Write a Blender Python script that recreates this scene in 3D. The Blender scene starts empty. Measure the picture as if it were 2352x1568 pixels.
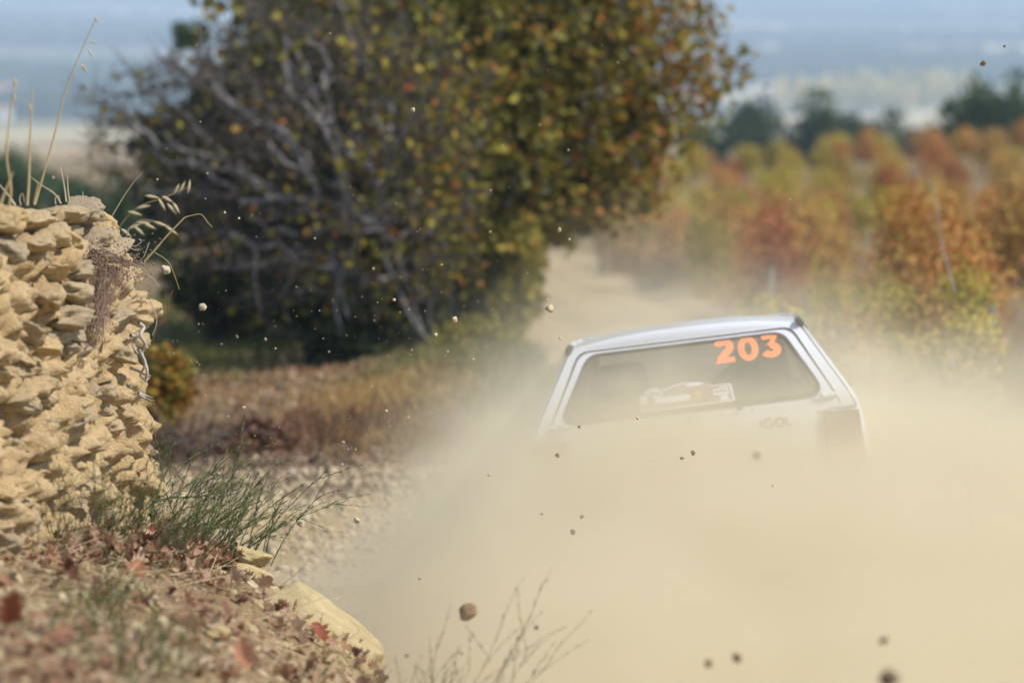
import bpy, math, random
import numpy as np
from mathutils import Vector, Matrix

R = math.radians
rng = np.random.default_rng(7)
random.seed(7)
sc = bpy.context.scene
COL = sc.collection

# ------------------------------------------------------------------ camera
PITCH = R(5.85)
LENS = 135.0
FPX = 2352 * LENS / 36.0
cam = bpy.data.cameras.new('camera')
camo = bpy.data.objects.new('camera', cam)
COL.objects.link(camo)
camo.location = (0, 0, 0)
camo.rotation_euler = (R(90) - PITCH, 0, 0)
cam.lens = LENS
cam.sensor_width = 36
cam.clip_start = 0.5
cam.clip_end = 60000
cam.dof.use_dof = True
cam.dof.focus_distance = 14.7
cam.dof.aperture_fstop = 2.3
sc.camera = camo

# ------------------------------------------------------------------ world, sun
SUN_EL, SUN_FROM = R(51), R(-12)         # elevation; bearing of the sun from +X towards +Y
w = bpy.data.worlds.new('World')
sc.world = w
w.use_nodes = True
_n = w.node_tree
_s = _n.nodes.new('ShaderNodeTexSky')
_s.sky_type = 'NISHITA'
_s.sun_disc = False
_s.sun_elevation = SUN_EL
_s.sun_rotation = R(90) - SUN_FROM      # measured clockwise from +Y
_s.air_density = 1.0
_s.dust_density = 0.6
_n.links.new(_s.outputs[0], _n.nodes['Background'].inputs[0])
_n.nodes['Background'].inputs[1].default_value = 0.15
SD = Vector((math.cos(SUN_EL) * math.cos(SUN_FROM), math.cos(SUN_EL) * math.sin(SUN_FROM), math.sin(SUN_EL)))
_l = bpy.data.lights.new('sun', 'SUN')
_l.energy = 4.6
_l.angle = R(0.5)
_l.color = (1.0, 0.94, 0.86)
_lo = bpy.data.objects.new('sun', _l)
COL.objects.link(_lo)
_lo.rotation_euler = (-SD).to_track_quat('-Z', 'Y').to_euler()
_lo.location = (30, 0, 30)
sc.view_settings.view_transform = 'Standard'
sc.view_settings.look = 'None'
sc.view_settings.gamma = 1
sc.view_settings.exposure = 0.24
sc.view_settings.use_curve_mapping = False
sc.cycles.use_denoising = True
sc.cycles.use_adaptive_sampling = True
sc.cycles.adaptive_threshold = 0.02
sc.cycles.max_bounces = 8
sc.cycles.diffuse_bounces = 3
sc.cycles.volume_bounces = 5
sc.cycles.transparent_max_bounces = 12
sc.cycles.sample_clamp_indirect = 6


def W(px, py, d):
    """A point of the place: d metres along the view axis, (px, py) in a 2352 x 1568 frame."""
    cx = (px - 1176) / FPX * d
    cy = (784 - py) / FPX * d
    return Vector((cx, d * math.cos(PITCH) + cy * math.sin(PITCH), -d * math.sin(PITCH) + cy * math.cos(PITCH)))


# ------------------------------------------------------------------ helpers
def sstep(a, b, x):
    t = np.clip((x - a) / (b - a), 0, 1)
    return t * t * (3 - 2 * t)


def _hash(i, j, k, seed):
    h = (i * 374761393 + j * 668265263 + k * 2147483647 + seed * 974711) & 0xffffffff
    h = ((h ^ (h >> 13)) * 1274126177) & 0xffffffff
    h = ((h ^ (h >> 16)) * 2246822519) & 0xffffffff
    return ((h ^ (h >> 15)) & 0xffffff) / float(0xffffff)


def vnoise(P, seed=0):
    P = np.asarray(P, float)
    I = np.floor(P).astype(np.int64)
    F = P - I
    F = F * F * (3 - 2 * F)
    out = 0
    for dx in (0, 1):
        wx = F[:, 0] if dx else 1 - F[:, 0]
        for dy in (0, 1):
            wy = F[:, 1] if dy else 1 - F[:, 1]
            for dz in (0, 1):
                wz = F[:, 2] if dz else 1 - F[:, 2]
                out = out + wx * wy * wz * _hash(I[:, 0] + dx, I[:, 1] + dy, I[:, 2] + dz, seed)
    return out * 2 - 1


def fbm(P, octv=4, seed=0, gain=0.5):
    P = np.asarray(P, float)
    a, s, o = 1.0, 0, 0
    for k in range(octv):
        o = o + a * vnoise(P * 2.03 ** k + 17.3 * k, seed + k)
        a *= gain
    return o


def worley(P, seed=0):
    """distance to the nearest and second nearest feature point"""
    P = np.asarray(P, float)
    I = np.floor(P).astype(np.int64)
    d1 = np.full(len(P), 9.0)
    d2 = np.full(len(P), 9.0)
    for dx in (-1, 0, 1):
        for dy in (-1, 0, 1):
            for dz in (-1, 0, 1):
                i, j, k = I[:, 0] + dx, I[:, 1] + dy, I[:, 2] + dz
                q = np.stack([i + _hash(i, j, k, seed), j + _hash(i, j, k, seed + 11), k + _hash(i, j, k, seed + 23)], 1)
                d = np.linalg.norm(P - q, axis=1)
                d2 = np.where(d < d1, d1, np.minimum(d2, d))
                d1 = np.minimum(d1, d)
    return d1, d2


def mesh_data(name, V, F, mats=(), smooth=False, midx=None):
    """V (n,3); F (m,k) array or list of polygons of any length."""
    me = bpy.data.meshes.new(name)
    V = np.asarray(V, np.float32)
    if isinstance(F, np.ndarray):
        m, k = F.shape
        me.vertices.add(len(V))
        me.vertices.foreach_set('co', V.ravel())
        me.loops.add(m * k)
        me.loops.foreach_set('vertex_index', F.astype(np.int32).ravel())
        me.polygons.add(m)
        me.polygons.foreach_set('loop_start', np.arange(0, m * k, k, dtype=np.int32))
        if midx is not None:
            me.polygons.foreach_set('material_index', np.asarray(midx, np.int32))
        me.update(calc_edges=True)
    else:
        me.from_pydata([tuple(v) for v in V], [], [tuple(f) for f in F])
        if midx is not None:
            me.polygons.foreach_set('material_index', np.asarray(midx, np.int32))
    for m_ in mats:
        me.materials.append(m_)
    if smooth:
        me.polygons.foreach_set('use_smooth', np.ones(len(me.polygons), bool))
    me.update()
    return me


def link(name, me, parent=None, loc=None, **props):
    o = bpy.data.objects.new(name, me)
    COL.objects.link(o)
    if parent is not None:
        o.parent = parent
    if loc is not None:
        o.location = loc
    for k, v in props.items():
        if v is not None:
            o[k] = v
    return o


def obj(name, V, F, mat, parent=None, smooth=False, midx=None, loc=None, **props):
    mats = mat if isinstance(mat, (list, tuple)) else [mat]
    return link(name, mesh_data(name, V, F, mats, smooth, midx), parent, loc, **props)


def thing(name, label, cat, loc=(0, 0, 0), group=None, rot=None):
    o = bpy.data.objects.new(name, None)
    COL.objects.link(o)
    o.location = loc
    o.empty_display_size = 0.1
    if rot is not None:
        o.rotation_euler = rot
    o['label'] = label
    o['category'] = cat
    if group:
        o['group'] = group
    return o


class MB:
    """collects polygons of one mesh"""
    def __init__(self):
        self.v, self.f, self.m = [], [], []
        self.n = 0

    def add(self, V, F, mi=0):
        V = np.asarray(V, float).reshape(-1, 3)
        self.v.append(V)
        for f in F:
            self.f.append([int(i) + self.n for i in f])
            self.m.append(mi)
        self.n += len(V)
        return self

    def box(self, c, s, rot=None, mi=0):
        x, y, z = [k / 2 for k in s]
        V = np.array([[a * x, b * y, d * z] for a in (-1, 1) for b in (-1, 1) for d in (-1, 1)])
        if rot is not None:
            V = V @ np.array(rot.to_3x3()).T
        return self.add(V + np.array(c), [(0, 1, 3, 2), (4, 6, 7, 5), (0, 4, 5, 1), (2, 3, 7, 6), (0, 2, 6, 4), (1, 5, 7, 3)], mi)

    def tube(self, pts, rad, sides=8, mi=0, caps=True):
        V, F = tube(pts, rad, sides)
        k = len(pts)
        F = [tuple(f) for f in F]
        if caps:
            F.append(tuple(range(sides))[::-1])
            F.append(tuple(range((k - 1) * sides, k * sides)))
        return self.add(V, F, mi)

    def data(self, name, mats, smooth=False):
        return mesh_data(name, np.concatenate(self.v), self.f, mats, smooth, self.m)

    def build(self, name, mats, parent=None, smooth=False, **props):
        mats = mats if isinstance(mats, (list, tuple)) else [mats]
        return link(name, self.data(name, mats, smooth), parent, **props)


def tube(pts, rad, sides=6):
    P = np.asarray([tuple(p) for p in pts], float)
    n = len(P)
    rad = np.broadcast_to(np.asarray(rad, float), (n,))
    T = np.gradient(P, axis=0)
    T /= np.linalg.norm(T, axis=1)[:, None] + 1e-9
    up = np.array([0, 0, 1.0]) if abs(T[0, 2]) < 0.9 else np.array([1.0, 0, 0])
    V = np.zeros((n, sides, 3))
    a = np.arange(sides) / sides * 2 * np.pi
    A = np.cross(T[0], up)
    A /= np.linalg.norm(A)
    for i in range(n):
        A = A - T[i] * np.dot(A, T[i])
        A /= np.linalg.norm(A) + 1e-9
        B = np.cross(T[i], A)
        V[i] = P[i] + rad[i] * (np.cos(a)[:, None] * A + np.sin(a)[:, None] * B)
    F = []
    for i in range(n - 1):
        for j in range(sides):
            k = (j + 1) % sides
            F.append((i * sides + j, i * sides + k, (i + 1) * sides + k, (i + 1) * sides + j))
    return V.reshape(-1, 3), np.array(F)


def join_arrays(parts):
    """[(V,F)] with F arrays of one width -> V, F"""
    V, F, n = [], [], 0
    for v, f in parts:
        V.append(v)
        F.append(np.asarray(f) + n)
        n += len(v)
    return np.concatenate(V), np.concatenate(F)


def segs_mesh(P0, P1, r0, r1, sides=4):
    """prisms along many segments at once"""
    P0, P1 = np.asarray(P0, float), np.asarray(P1, float)
    T = P1 - P0
    L = np.linalg.norm(T, axis=1)[:, None] + 1e-9
    T = T / L
    P0 = P0 - T * np.minimum(L, 0.02) * 0.3
    ref = np.where(np.abs(T[:, 2:3]) < 0.9, np.array([[0, 0, 1.0]]), np.array([[1.0, 0, 0]]))
    A = np.cross(T, ref)
    A /= np.linalg.norm(A, axis=1)[:, None]
    B = np.cross(T, A)
    a = np.arange(sides) / sides * 2 * np.pi
    ring = np.cos(a)[None, :, None] * A[:, None, :] + np.sin(a)[None, :, None] * B[:, None, :]
    V = np.concatenate([P0[:, None, :] + ring * np.asarray(r0)[:, None, None], P1[:, None, :] + ring * np.asarray(r1)[:, None, None]], 1)
    n = len(P0)
    f = np.array([(j, (j + 1) % sides, sides + (j + 1) % sides, sides + j) for j in range(sides)])
    F = (np.arange(n) * 2 * sides)[:, None, None] + f[None]
    return V.reshape(-1, 3), F.reshape(-1, 4)


def rand_rot(n, g=None):
    g = g or rng
    q = g.normal(size=(n, 4))
    q /= np.linalg.norm(q, axis=1)[:, None]
    a, b, c, d = q.T
    return np.stack([np.stack([1 - 2 * (c * c + d * d), 2 * (b * c - a * d), 2 * (b * d + a * c)], 1),
                     np.stack([2 * (b * c + a * d), 1 - 2 * (b * b + d * d), 2 * (c * d - a * b)], 1),
                     np.stack([2 * (b * d - a * c), 2 * (c * d + a * b), 1 - 2 * (b * b + c * c)], 1)], 1)


def flat_rot(n, tilt=0.4):
    """rotations that lie roughly flat with a random heading"""
    out = np.zeros((n, 3, 3))
    h = rng.uniform(0, 2 * np.pi, n)
    tx, ty = rng.normal(0, tilt, n), rng.normal(0, tilt, n)
    cz, sz, cx, sx, cy, sy = np.cos(h), np.sin(h), np.cos(tx), np.sin(tx), np.cos(ty), np.sin(ty)
    for i in range(n):
        Rz = np.array([[cz[i], -sz[i], 0], [sz[i], cz[i], 0], [0, 0, 1]])
        Rx = np.array([[1, 0, 0], [0, cx[i], -sx[i]], [0, sx[i], cx[i]]])
        Ry = np.array([[cy[i], 0, sy[i]], [0, 1, 0], [-sy[i], 0, cy[i]]])
        out[i] = Rx @ Ry @ Rz
    return out


LEAF4 = (np.array([[0, 0, 0], [-.42, .5, .14], [0, 1.0, -.06], [.42, .5, .14]]), np.array([(0, 2, 1), (0, 3, 2)]))
_lob = [(0, 0), (.07, .12), (.26, .14), (.17, .30), (.40, .36), (.24, .52), (.42, .68), (.20, .74), (.16, .90), (0, 1.0)]
_ol = _lob + [(-x, y) for x, y in _lob[-2:0:-1]]


def _oak(curl):
    V = [[0, .45, -.02]] + [[x, y, curl * (abs(x) * 0.9 + (y - .45) ** 2 * .6)] for x, y in _ol]
    n = len(_ol)
    return np.array(V), np.array([(0, 1 + i, 1 + (i + 1) % n) for i in range(n)])


def stamp(shape, C, S, M):
    """copies of a small shape at centres C, scales S, rotations M"""
    v, f = shape
    S = np.asarray(S, float)
    if S.ndim == 1:
        S = S[:, None]
    V = np.einsum('nij,nkj->nki', M, v[None] * S[:, None, :]) + np.asarray(C)[:, None, :]
    n = len(C)
    F = (np.arange(n) * len(v))[:, None, None] + f[None]
    return V.reshape(-1, 3), F.reshape(-1, f.shape[1])


def ico(sub):
    t = (1 + 5 ** .5) / 2
    V = [(-1, t, 0), (1, t, 0), (-1, -t, 0), (1, -t, 0), (0, -1, t), (0, 1, t), (0, -1, -t), (0, 1, -t), (t, 0, -1), (t, 0, 1), (-t, 0, -1), (-t, 0, 1)]
    V = [Vector(v).normalized() for v in V]
    F = [(0, 11, 5), (0, 5, 1), (0, 1, 7), (0, 7, 10), (0, 10, 11), (1, 5, 9), (5, 11, 4), (11, 10, 2), (10, 7, 6), (7, 1, 8), (3, 9, 4), (3, 4, 2), (3, 2, 6), (3, 6, 8), (3, 8, 9), (4, 9, 5), (2, 4, 11), (6, 2, 10), (8, 6, 7), (9, 8, 1)]
    for _ in range(sub):
        mid, G = {}, []

        def m(a, b):
            k = (min(a, b), max(a, b))
            if k not in mid:
                mid[k] = len(V)
                V.append(((V[a] + V[b]) / 2).normalized())
            return mid[k]
        for a, b, c in F:
            x, y, z = m(a, b), m(b, c), m(c, a)
            G += [(a, x, z), (b, y, x), (c, z, y), (x, y, z)]
        F = G
    return np.array([tuple(v) for v in V]), np.array(F)


ICO = [ico(k) for k in range(4)]


def rock(sub, seed, rough=0.25, boxy=0.5, fine=0.0):
    V, F = ICO[sub]
    V = V.copy()
    m = np.max(np.abs(V), axis=1)[:, None]
    V = V * (1 - boxy) + V / m * boxy * 0.8
    n = V / np.linalg.norm(V, axis=1)[:, None]
    d = rough * fbm(V * 1.3 + seed * 7.1, 3, seed)
    # a few flat cuts, as broken stone has
    g = np.random.default_rng(seed)
    V = V + n * d[:, None]
    for _ in range(5):
        a = g.normal(size=3)
        a /= np.linalg.norm(a)
        c = g.uniform(.55, .85)
        e = V @ a - c
        V = V - np.where(e > 0, e, 0)[:, None] * a * .85
    if fine:
        V = V + n * (fine * fbm(V * 6 + seed, 3, seed + 5))[:, None]
    return V, F


# ------------------------------------------------------------------ materials
def M(name, rough=0.8, spec=0.3):
    m = bpy.data.materials.new(name)
    m.use_nodes = True
    b = m.node_tree.nodes['Principled BSDF']
    b.inputs['Roughness'].default_value = rough
    b.inputs['Specular IOR Level'].default_value = spec
    return m, m.node_tree, b


def plain(name, col, rough=0.8, spec=0.3, **kw):
    m, nt, b = M(name, rough, spec)
    b.inputs['Base Color'].default_value = (*col, 1)
    for k, v in kw.items():
        b.inputs[k.replace('_', ' ')].default_value = v
    return m


def ramp(nt, fac, stops, interp='LINEAR'):
    r = nt.nodes.new('ShaderNodeValToRGB')
    r.color_ramp.interpolation = interp
    e = r.color_ramp.elements
    while len(e) < len(stops):
        e.new(0.5)
    for i, (p, c) in enumerate(stops):
        e[i].position = p
        e[i].color = (*c, 1) if len(c) == 3 else c
    nt.links.new(fac, r.inputs[0])
    return r.outputs[0]


def noise(nt, scale, detail=4, rough=0.55, vec=None, dist=0):
    n = nt.nodes.new('ShaderNodeTexNoise')
    n.inputs['Scale'].default_value = scale
    n.inputs['Detail'].default_value = detail
    n.inputs['Roughness'].default_value = rough
    n.inputs['Distortion'].default_value = dist
    if vec is not None:
        nt.links.new(vec, n.inputs['Vector'])
    return n.outputs['Fac']


def coord(nt, kind='Object'):
    return nt.nodes.new('ShaderNodeTexCoord').outputs[kind]


def mixc(nt, f, a, b, mode='MIX'):
    x = nt.nodes.new('ShaderNodeMix')
    x.data_type = 'RGBA'
    x.blend_type = mode
    for v, s in ((f, 0), (a, 6), (b, 7)):
        if hasattr(v, 'links') or hasattr(v, 'is_linked'):
            nt.links.new(v, x.inputs[s])
        elif s == 0:
            x.inputs[0].default_value = v
        else:
            x.inputs[s].default_value = (*v, 1)
    return x.outputs[2]


def mth(nt, op, a, b=0.0, c=0.0, clamp=False):
    x = nt.nodes.new('ShaderNodeMath')
    x.operation = op
    x.use_clamp = clamp
    for i, v in enumerate((a, b, c)):
        if hasattr(v, 'is_linked'):
            nt.links.new(v, x.inputs[i])
        else:
            x.inputs[i].default_value = v
    return x.outputs[0]


def bump(nt, b, h, strength=0.5, dist=0.02):
    x = nt.nodes.new('ShaderNodeBump')
    x.inputs['Strength'].default_value = strength
    x.inputs['Distance'].default_value = dist
    nt.links.new(h, x.inputs['Height'])
    nt.links.new(x.outputs[0], b.inputs['Normal'])


def leaf_mat(name, stops, trans=0.35, rough=0.6):
    """colour differs from leaf to leaf; some light passes through"""
    m, nt, b = M(name, rough, 0.25)
    g = nt.nodes.new('ShaderNodeNewGeometry')
    c = ramp(nt, g.outputs['Random Per Island'], stops)
    hv = nt.nodes.new('ShaderNodeHueSaturation')
    oi = nt.nodes.new('ShaderNodeObjectInfo')
    nt.links.new(c, hv.inputs['Color'])
    nt.links.new(mth(nt, 'MULTIPLY_ADD', oi.outputs['Random'], 0.35, 0.82), hv.inputs['Value'])
    nt.links.new(hv.outputs[0], b.inputs['Base Color'])
    t = nt.nodes.new('ShaderNodeBsdfTranslucent')
    nt.links.new(hv.outputs[0], t.inputs['Color'])
    mx = nt.nodes.new('ShaderNodeMixShader')
    mx.inputs[0].default_value = trans
    nt.links.new(b.outputs[0], mx.inputs[1])
    nt.links.new(t.outputs[0], mx.inputs[2])
    nt.links.new(mx.outputs[0], nt.nodes['Material Output'].inputs['Surface'])
    return m


def stone_mat(name, cols, sc_=9, lich=True, bmp=0.6, dist=.012):
    m, nt, b = M(name, 0.92, 0.15)
    co = coord(nt)
    oi = nt.nodes.new('ShaderNodeObjectInfo')
    va = nt.nodes.new('ShaderNodeVectorMath')
    va.operation = 'ADD'
    nt.links.new(co, va.inputs[0])
    cx = nt.nodes.new('ShaderNodeCombineXYZ')
    nt.links.new(mth(nt, 'MULTIPLY', oi.outputs['Random'], 37.0), cx.inputs[0])
    nt.links.new(cx.outputs[0], va.inputs[1])
    v = va.outputs[0]
    n1 = noise(nt, sc_, 6, .6, v)
    n2 = noise(nt, sc_ * 7, 5, .65, v)
    c = ramp(nt, n1, [(.25, cols[0]), (.5, cols[1]), (.75, cols[2])])
    c = mixc(nt, mth(nt, 'MULTIPLY', ramp(nt, n2, [(.35, (1, 1, 1)), (.55, (0, 0, 0))]), .35), c, tuple(k * .55 for k in cols[0]))
    if lich:
        n3 = noise(nt, sc_ * .6, 5, .7, v, .6)
        c = mixc(nt, mth(nt, 'MULTIPLY', ramp(nt, n3, [(.55, (0, 0, 0)), (.68, (1, 1, 1))]), .45), c, (.20, .19, .14))
    hv = nt.nodes.new('ShaderNodeHueSaturation')
    nt.links.new(c, hv.inputs['Color'])
    nt.links.new(mth(nt, 'MULTIPLY_ADD', oi.outputs['Random'], .4, .82), hv.inputs['Value'])
    nt.links.new(mth(nt, 'MULTIPLY_ADD', oi.outputs['Random'], .3, .85), hv.inputs['Saturation'])
    nt.links.new(hv.outputs[0], b.inputs['Base Color'])
    h = mth(nt, 'ADD', mth(nt, 'MULTIPLY', n2, .5), noise(nt, sc_ * 22, 4, .7, v))
    bump(nt, b, h, bmp, dist)
    return m


m_wallstone = stone_mat('wall_stone', [(.40, .29, .16), (.57, .43, .25), (.66, .53, .34)], 7, False, .8, .007)
m_earthwall = stone_mat('wall_earth', [(.40, .28, .15), (.575, .42, .23), (.66, .51, .31)], 5, False, .9, .02)
m_rock = stone_mat('sandstone', [(.36, .27, .13), (.48, .38, .20), (.55, .45, .26)], 4, False, .5, .01)
m_twig = stone_mat('twig_bark', [(.055, .046, .038), (.11, .095, .08), (.20, .175, .15)], 14, False, .6, .01)
m_soil = stone_mat('bank_soil', [(.14, .09, .05), (.24, .16, .09), (.36, .26, .15)], 20, False, .5, .01)
m_pebble = stone_mat('pebble', [(.38, .28, .15), (.52, .40, .23), (.68, .56, .36)], 12, False, .3, .004)
m_fly = stone_mat('flying_stone', [(.42, .33, .20), (.58, .48, .33), (.70, .62, .48)], 30, False, .4, .003)
m_flyd = stone_mat('dark_clod', [(.16, .11, .065), (.24, .17, .10), (.32, .24, .15)], 30, False, .5, .003)
m_bark = stone_mat('grey_bark', [(.17, .155, .15), (.29, .27, .26), (.42, .40, .385)], 14, False, .6, .01)
m_barkd = stone_mat('dark_bark', [(.05, .04, .032), (.09, .075, .06), (.14, .12, .10)], 14, False, .6, .01)
m_root = plain('bleached_root', (.40, .36, .30), .85)
m_straw = plain('straw', (.48, .36, .17), .7, .2)
m_strawp = plain('pale_straw', (.55, .46, .28), .7, .2)
m_twigr = plain('red_brown_twig', (.24, .10, .04), .8)
m_dead = plain('dead_wood', (.13, .10, .075), .9)

OLV = [(0, (.045, .055, .008)), (.4, (.13, .13, .018)), (.75, (.27, .25, .035)), (1, (.38, .33, .06))]
YEL = [(0, (.16, .15, .02)), (.5, (.34, .29, .04)), (.85, (.50, .38, .05)), (1, (.40, .18, .03))]
ORA = [(0, (.22, .14, .02)), (.45, (.42, .22, .03)), (.8, (.45, .16, .025)), (1, (.30, .08, .02))]
m_l_olive = leaf_mat('leaf_olive', OLV)
m_l_yellow = leaf_mat('leaf_yellow', YEL)
m_l_orange = leaf_mat('leaf_orange', ORA)
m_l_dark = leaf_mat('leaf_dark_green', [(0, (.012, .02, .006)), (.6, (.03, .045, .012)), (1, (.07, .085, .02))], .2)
m_v = {
    'orange': leaf_mat('vine_orange', [(0, (.26, .09, .03)), (.35, (.58, .25, .07)), (.7, (.66, .36, .10)), (1, (.56, .44, .11))], .4),
    'russet': leaf_mat('vine_russet', [(0, (.20, .05, .025)), (.4, (.48, .14, .055)), (.8, (.56, .25, .09)), (1, (.56, .34, .11))], .4),
    'yellow green': leaf_mat('vine_yellow_green', [(0, (.20, .17, .025)), (.5, (.48, .41, .07)), (.8, (.64, .50, .09)), (1, (.62, .30, .07))], .4),
    'brown gold': leaf_mat('vine_brown_gold', [(0, (.22, .11, .035)), (.5, (.56, .33, .09)), (1, (.66, .47, .14))], .4),
}
m_litter = leaf_mat('dead_leaf', [(0, (.13, .06, .035)), (.2, (.28, .13, .075)), (.45, (.38, .22, .135)), (.75, (.48, .34, .21)), (1, (.60, .47, .32))], .25, .7)
m_needle = leaf_mat('wiry_green', [(0, (.075, .10, .04)), (.55, (.13, .17, .065)), (1, (.24, .25, .08))], .25)
m_needleb = leaf_mat('dry_green', [(0, (.12, .13, .05)), (.6, (.20, .19, .08)), (1, (.32, .26, .12))], .25)
m_grassy = leaf_mat('dry_grass_blade', [(0, (.26, .15, .045)), (.5, (.50, .30, .10)), (1, (.60, .43, .18))], .3)
m_grassg = leaf_mat('green_grass_blade', [(0, (.09, .11, .02)), (.6, (.20, .20, .05)), (1, (.38, .30, .10))], .3)
m_rustw = leaf_mat('rust_weed', [(0, (.09, .04, .025)), (.6, (.20, .10, .055)), (1, (.32, .19, .10))], .2)
m_pineg = leaf_mat('evergreen', [(0, (.02, .045, .012)), (.6, (.045, .085, .02)), (1, (.08, .13, .03))], .15)
m_poplar = leaf_mat('poplar_gold', [(0, (.60, .50, .12)), (.6, (.82, .70, .22)), (1, (.88, .72, .32))], .3)


# ------------------------------------------------------------------ terrain
_yb = np.array([-60, 6, 10, 14, 16, 17.5, 19, 23, 30, 40, 50, 60, 80, 100, 130, 160, 250, 400, 800, 1500, 1800, 6000, 8000, 12000, 25000])
_zb = np.array([-1.8, -2.75, -2.82, -2.9, -2.95, -3.02, -3.08, -3.22, -3.55, -3.98, -4.30, -4.80, -6.35, -6.72, -7.2, -10.6, -14.5, -21.5, -41, -70, -80, -80, -60, 60, 140])


def road_x(y):
    return np.interp(y, [-20, 10, 18, 28, 38, 50, 60, 75, 95], [.8, .8, .8, 1.45, 1.35, .75, .15, -1.6, -5.5])


def track_x(y):
    return np.interp(y, [18, 22, 26, 32, 38, 48, 60, 80], [-.2, -1.2, -1.75, -2.3, -2.75, -4.0, -4.6, -5.0])


def bank_edge(x):
    """y of the far edge of the foreground bank"""
    return np.interp(x, [-6, -1.9, -1.40, -1.05, -.74, -.54, -.30, .0, .45], [14.9, 14.75, 14.55, 14.3, 13.75, 13.1, 12.2, 10.8, 6.0])


def height(x, y, detail=True):
    x = np.asarray(x, float)
    y = np.asarray(y, float)
    z = np.interp(y, _yb, _zb)
    P = np.stack([x, y, x * 0], 1)
    z = z + 0.22 * sstep(150, 1500, y) * 30 * fbm(P / 900, 3, 3)
    z = z + sstep(8000, 14000, y) * 60 * fbm(P / 2500, 3, 5)
    z = z + .07 * (x - .09 * y) * sstep(55, 90, y) * (1 - sstep(150, 200, y)) * (np.abs(x) < 60)
    # vineyard on the right stands a little above the road, mound of grass left of it
    dr = np.abs(x - road_x(y))
    z = z + .55 * sstep(1.3, 3.2, x - road_x(y)) * sstep(20, 27, y) * (1 - sstep(34, 48, y))
    z = z + .34 * np.exp(-(((x + .15) / 1.0) ** 2 + ((y - 30) / 4.0) ** 2)) + .08 * np.exp(-(((x + .9) / 1.1) ** 2 + ((y - 33) / 4.0) ** 2))
    # wheel ruts
    rut = np.exp(-((dr - .68) / .17) ** 2)
    z = z - .05 * rut * (y < 95) * (y > 12)
    # foreground bank
    yb = bank_edge(x)
    fore = -2.25 + .098 * (14 - y) - .22 * (x + 1.05) - .40 * np.maximum(x + .93, 0)
    fore = np.maximum(fore, -2.9 - y * 0)
    k = 1 - sstep(-.30, .42, (y - yb))
    k = k * (1 - sstep(.1, .9, x)) 
    z = z * (1 - k) + np.maximum(fore, z) * k
    # ground behind the wall, left: falls away
    if detail:
        near = 1 - sstep(25, 60, y)
        z = z + .018 * fbm(P * 3.1, 4, 9) * near + .16 * fbm(P * .12, 3, 12) * sstep(25, 60, y) * (1 - sstep(1.2, 1.6, dr)*0)
    return z


def H(x, y):
    return float(height(np.array([x]), np.array([y]))[0])


def make_ground():
    ys = [-40, -20, -8, 0, 3, 5, 6.5]
    y = 7.2
    while y < 26000:
        ys.append(y)
        y += max(.045, (y - 10) * .0085 if y > 16 else .045) if y < 60 else y * .016
    ys = np.array(ys)
    s = np.linspace(-1, 1, 281)
    sx = np.sinh(2.6 * s) / np.sinh(2.6)
    Wd = 9 + .62 * np.maximum(ys, 0)
    X = sx[None, :] * Wd[:, None]
    Y = np.repeat(ys[:, None], len(s), 1)
    Z = height(X.ravel(), Y.ravel()).reshape(X.shape)
    V = np.stack([X, Y, Z], 2).reshape(-1, 3)
    nr, nc = X.shape
    i = np.arange(nr - 1)[:, None] * nc + np.arange(nc - 1)[None]
    F = np.stack([i, i + 1, i + nc + 1, i + nc], 2).reshape(-1, 4)
    c = V[F].mean(1)
    on_road = (np.abs(c[:, 0] - road_x(c[:, 1])) < 1.45 + .12 * vnoise(c * 1.2, 2)) & (c[:, 1] < 95) & (c[:, 1] > 9)
    wide = (c[:, 1] > bank_edge(c[:, 0]) + .35) & (c[:, 1] < 22.3) & (c[:, 0] > -2.6 + .25 * vnoise(c * .9, 5)) & (c[:, 0] < 2.4)
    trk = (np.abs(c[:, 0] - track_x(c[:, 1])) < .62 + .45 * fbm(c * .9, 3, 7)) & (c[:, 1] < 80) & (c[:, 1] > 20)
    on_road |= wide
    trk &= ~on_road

    def sub(mask):
        f = F[mask]
        u, inv = np.unique(f, return_inverse=True)
        return V[u], inv.reshape(f.shape)
    return sub(~(on_road | trk)), sub(on_road), sub(trk)


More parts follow.
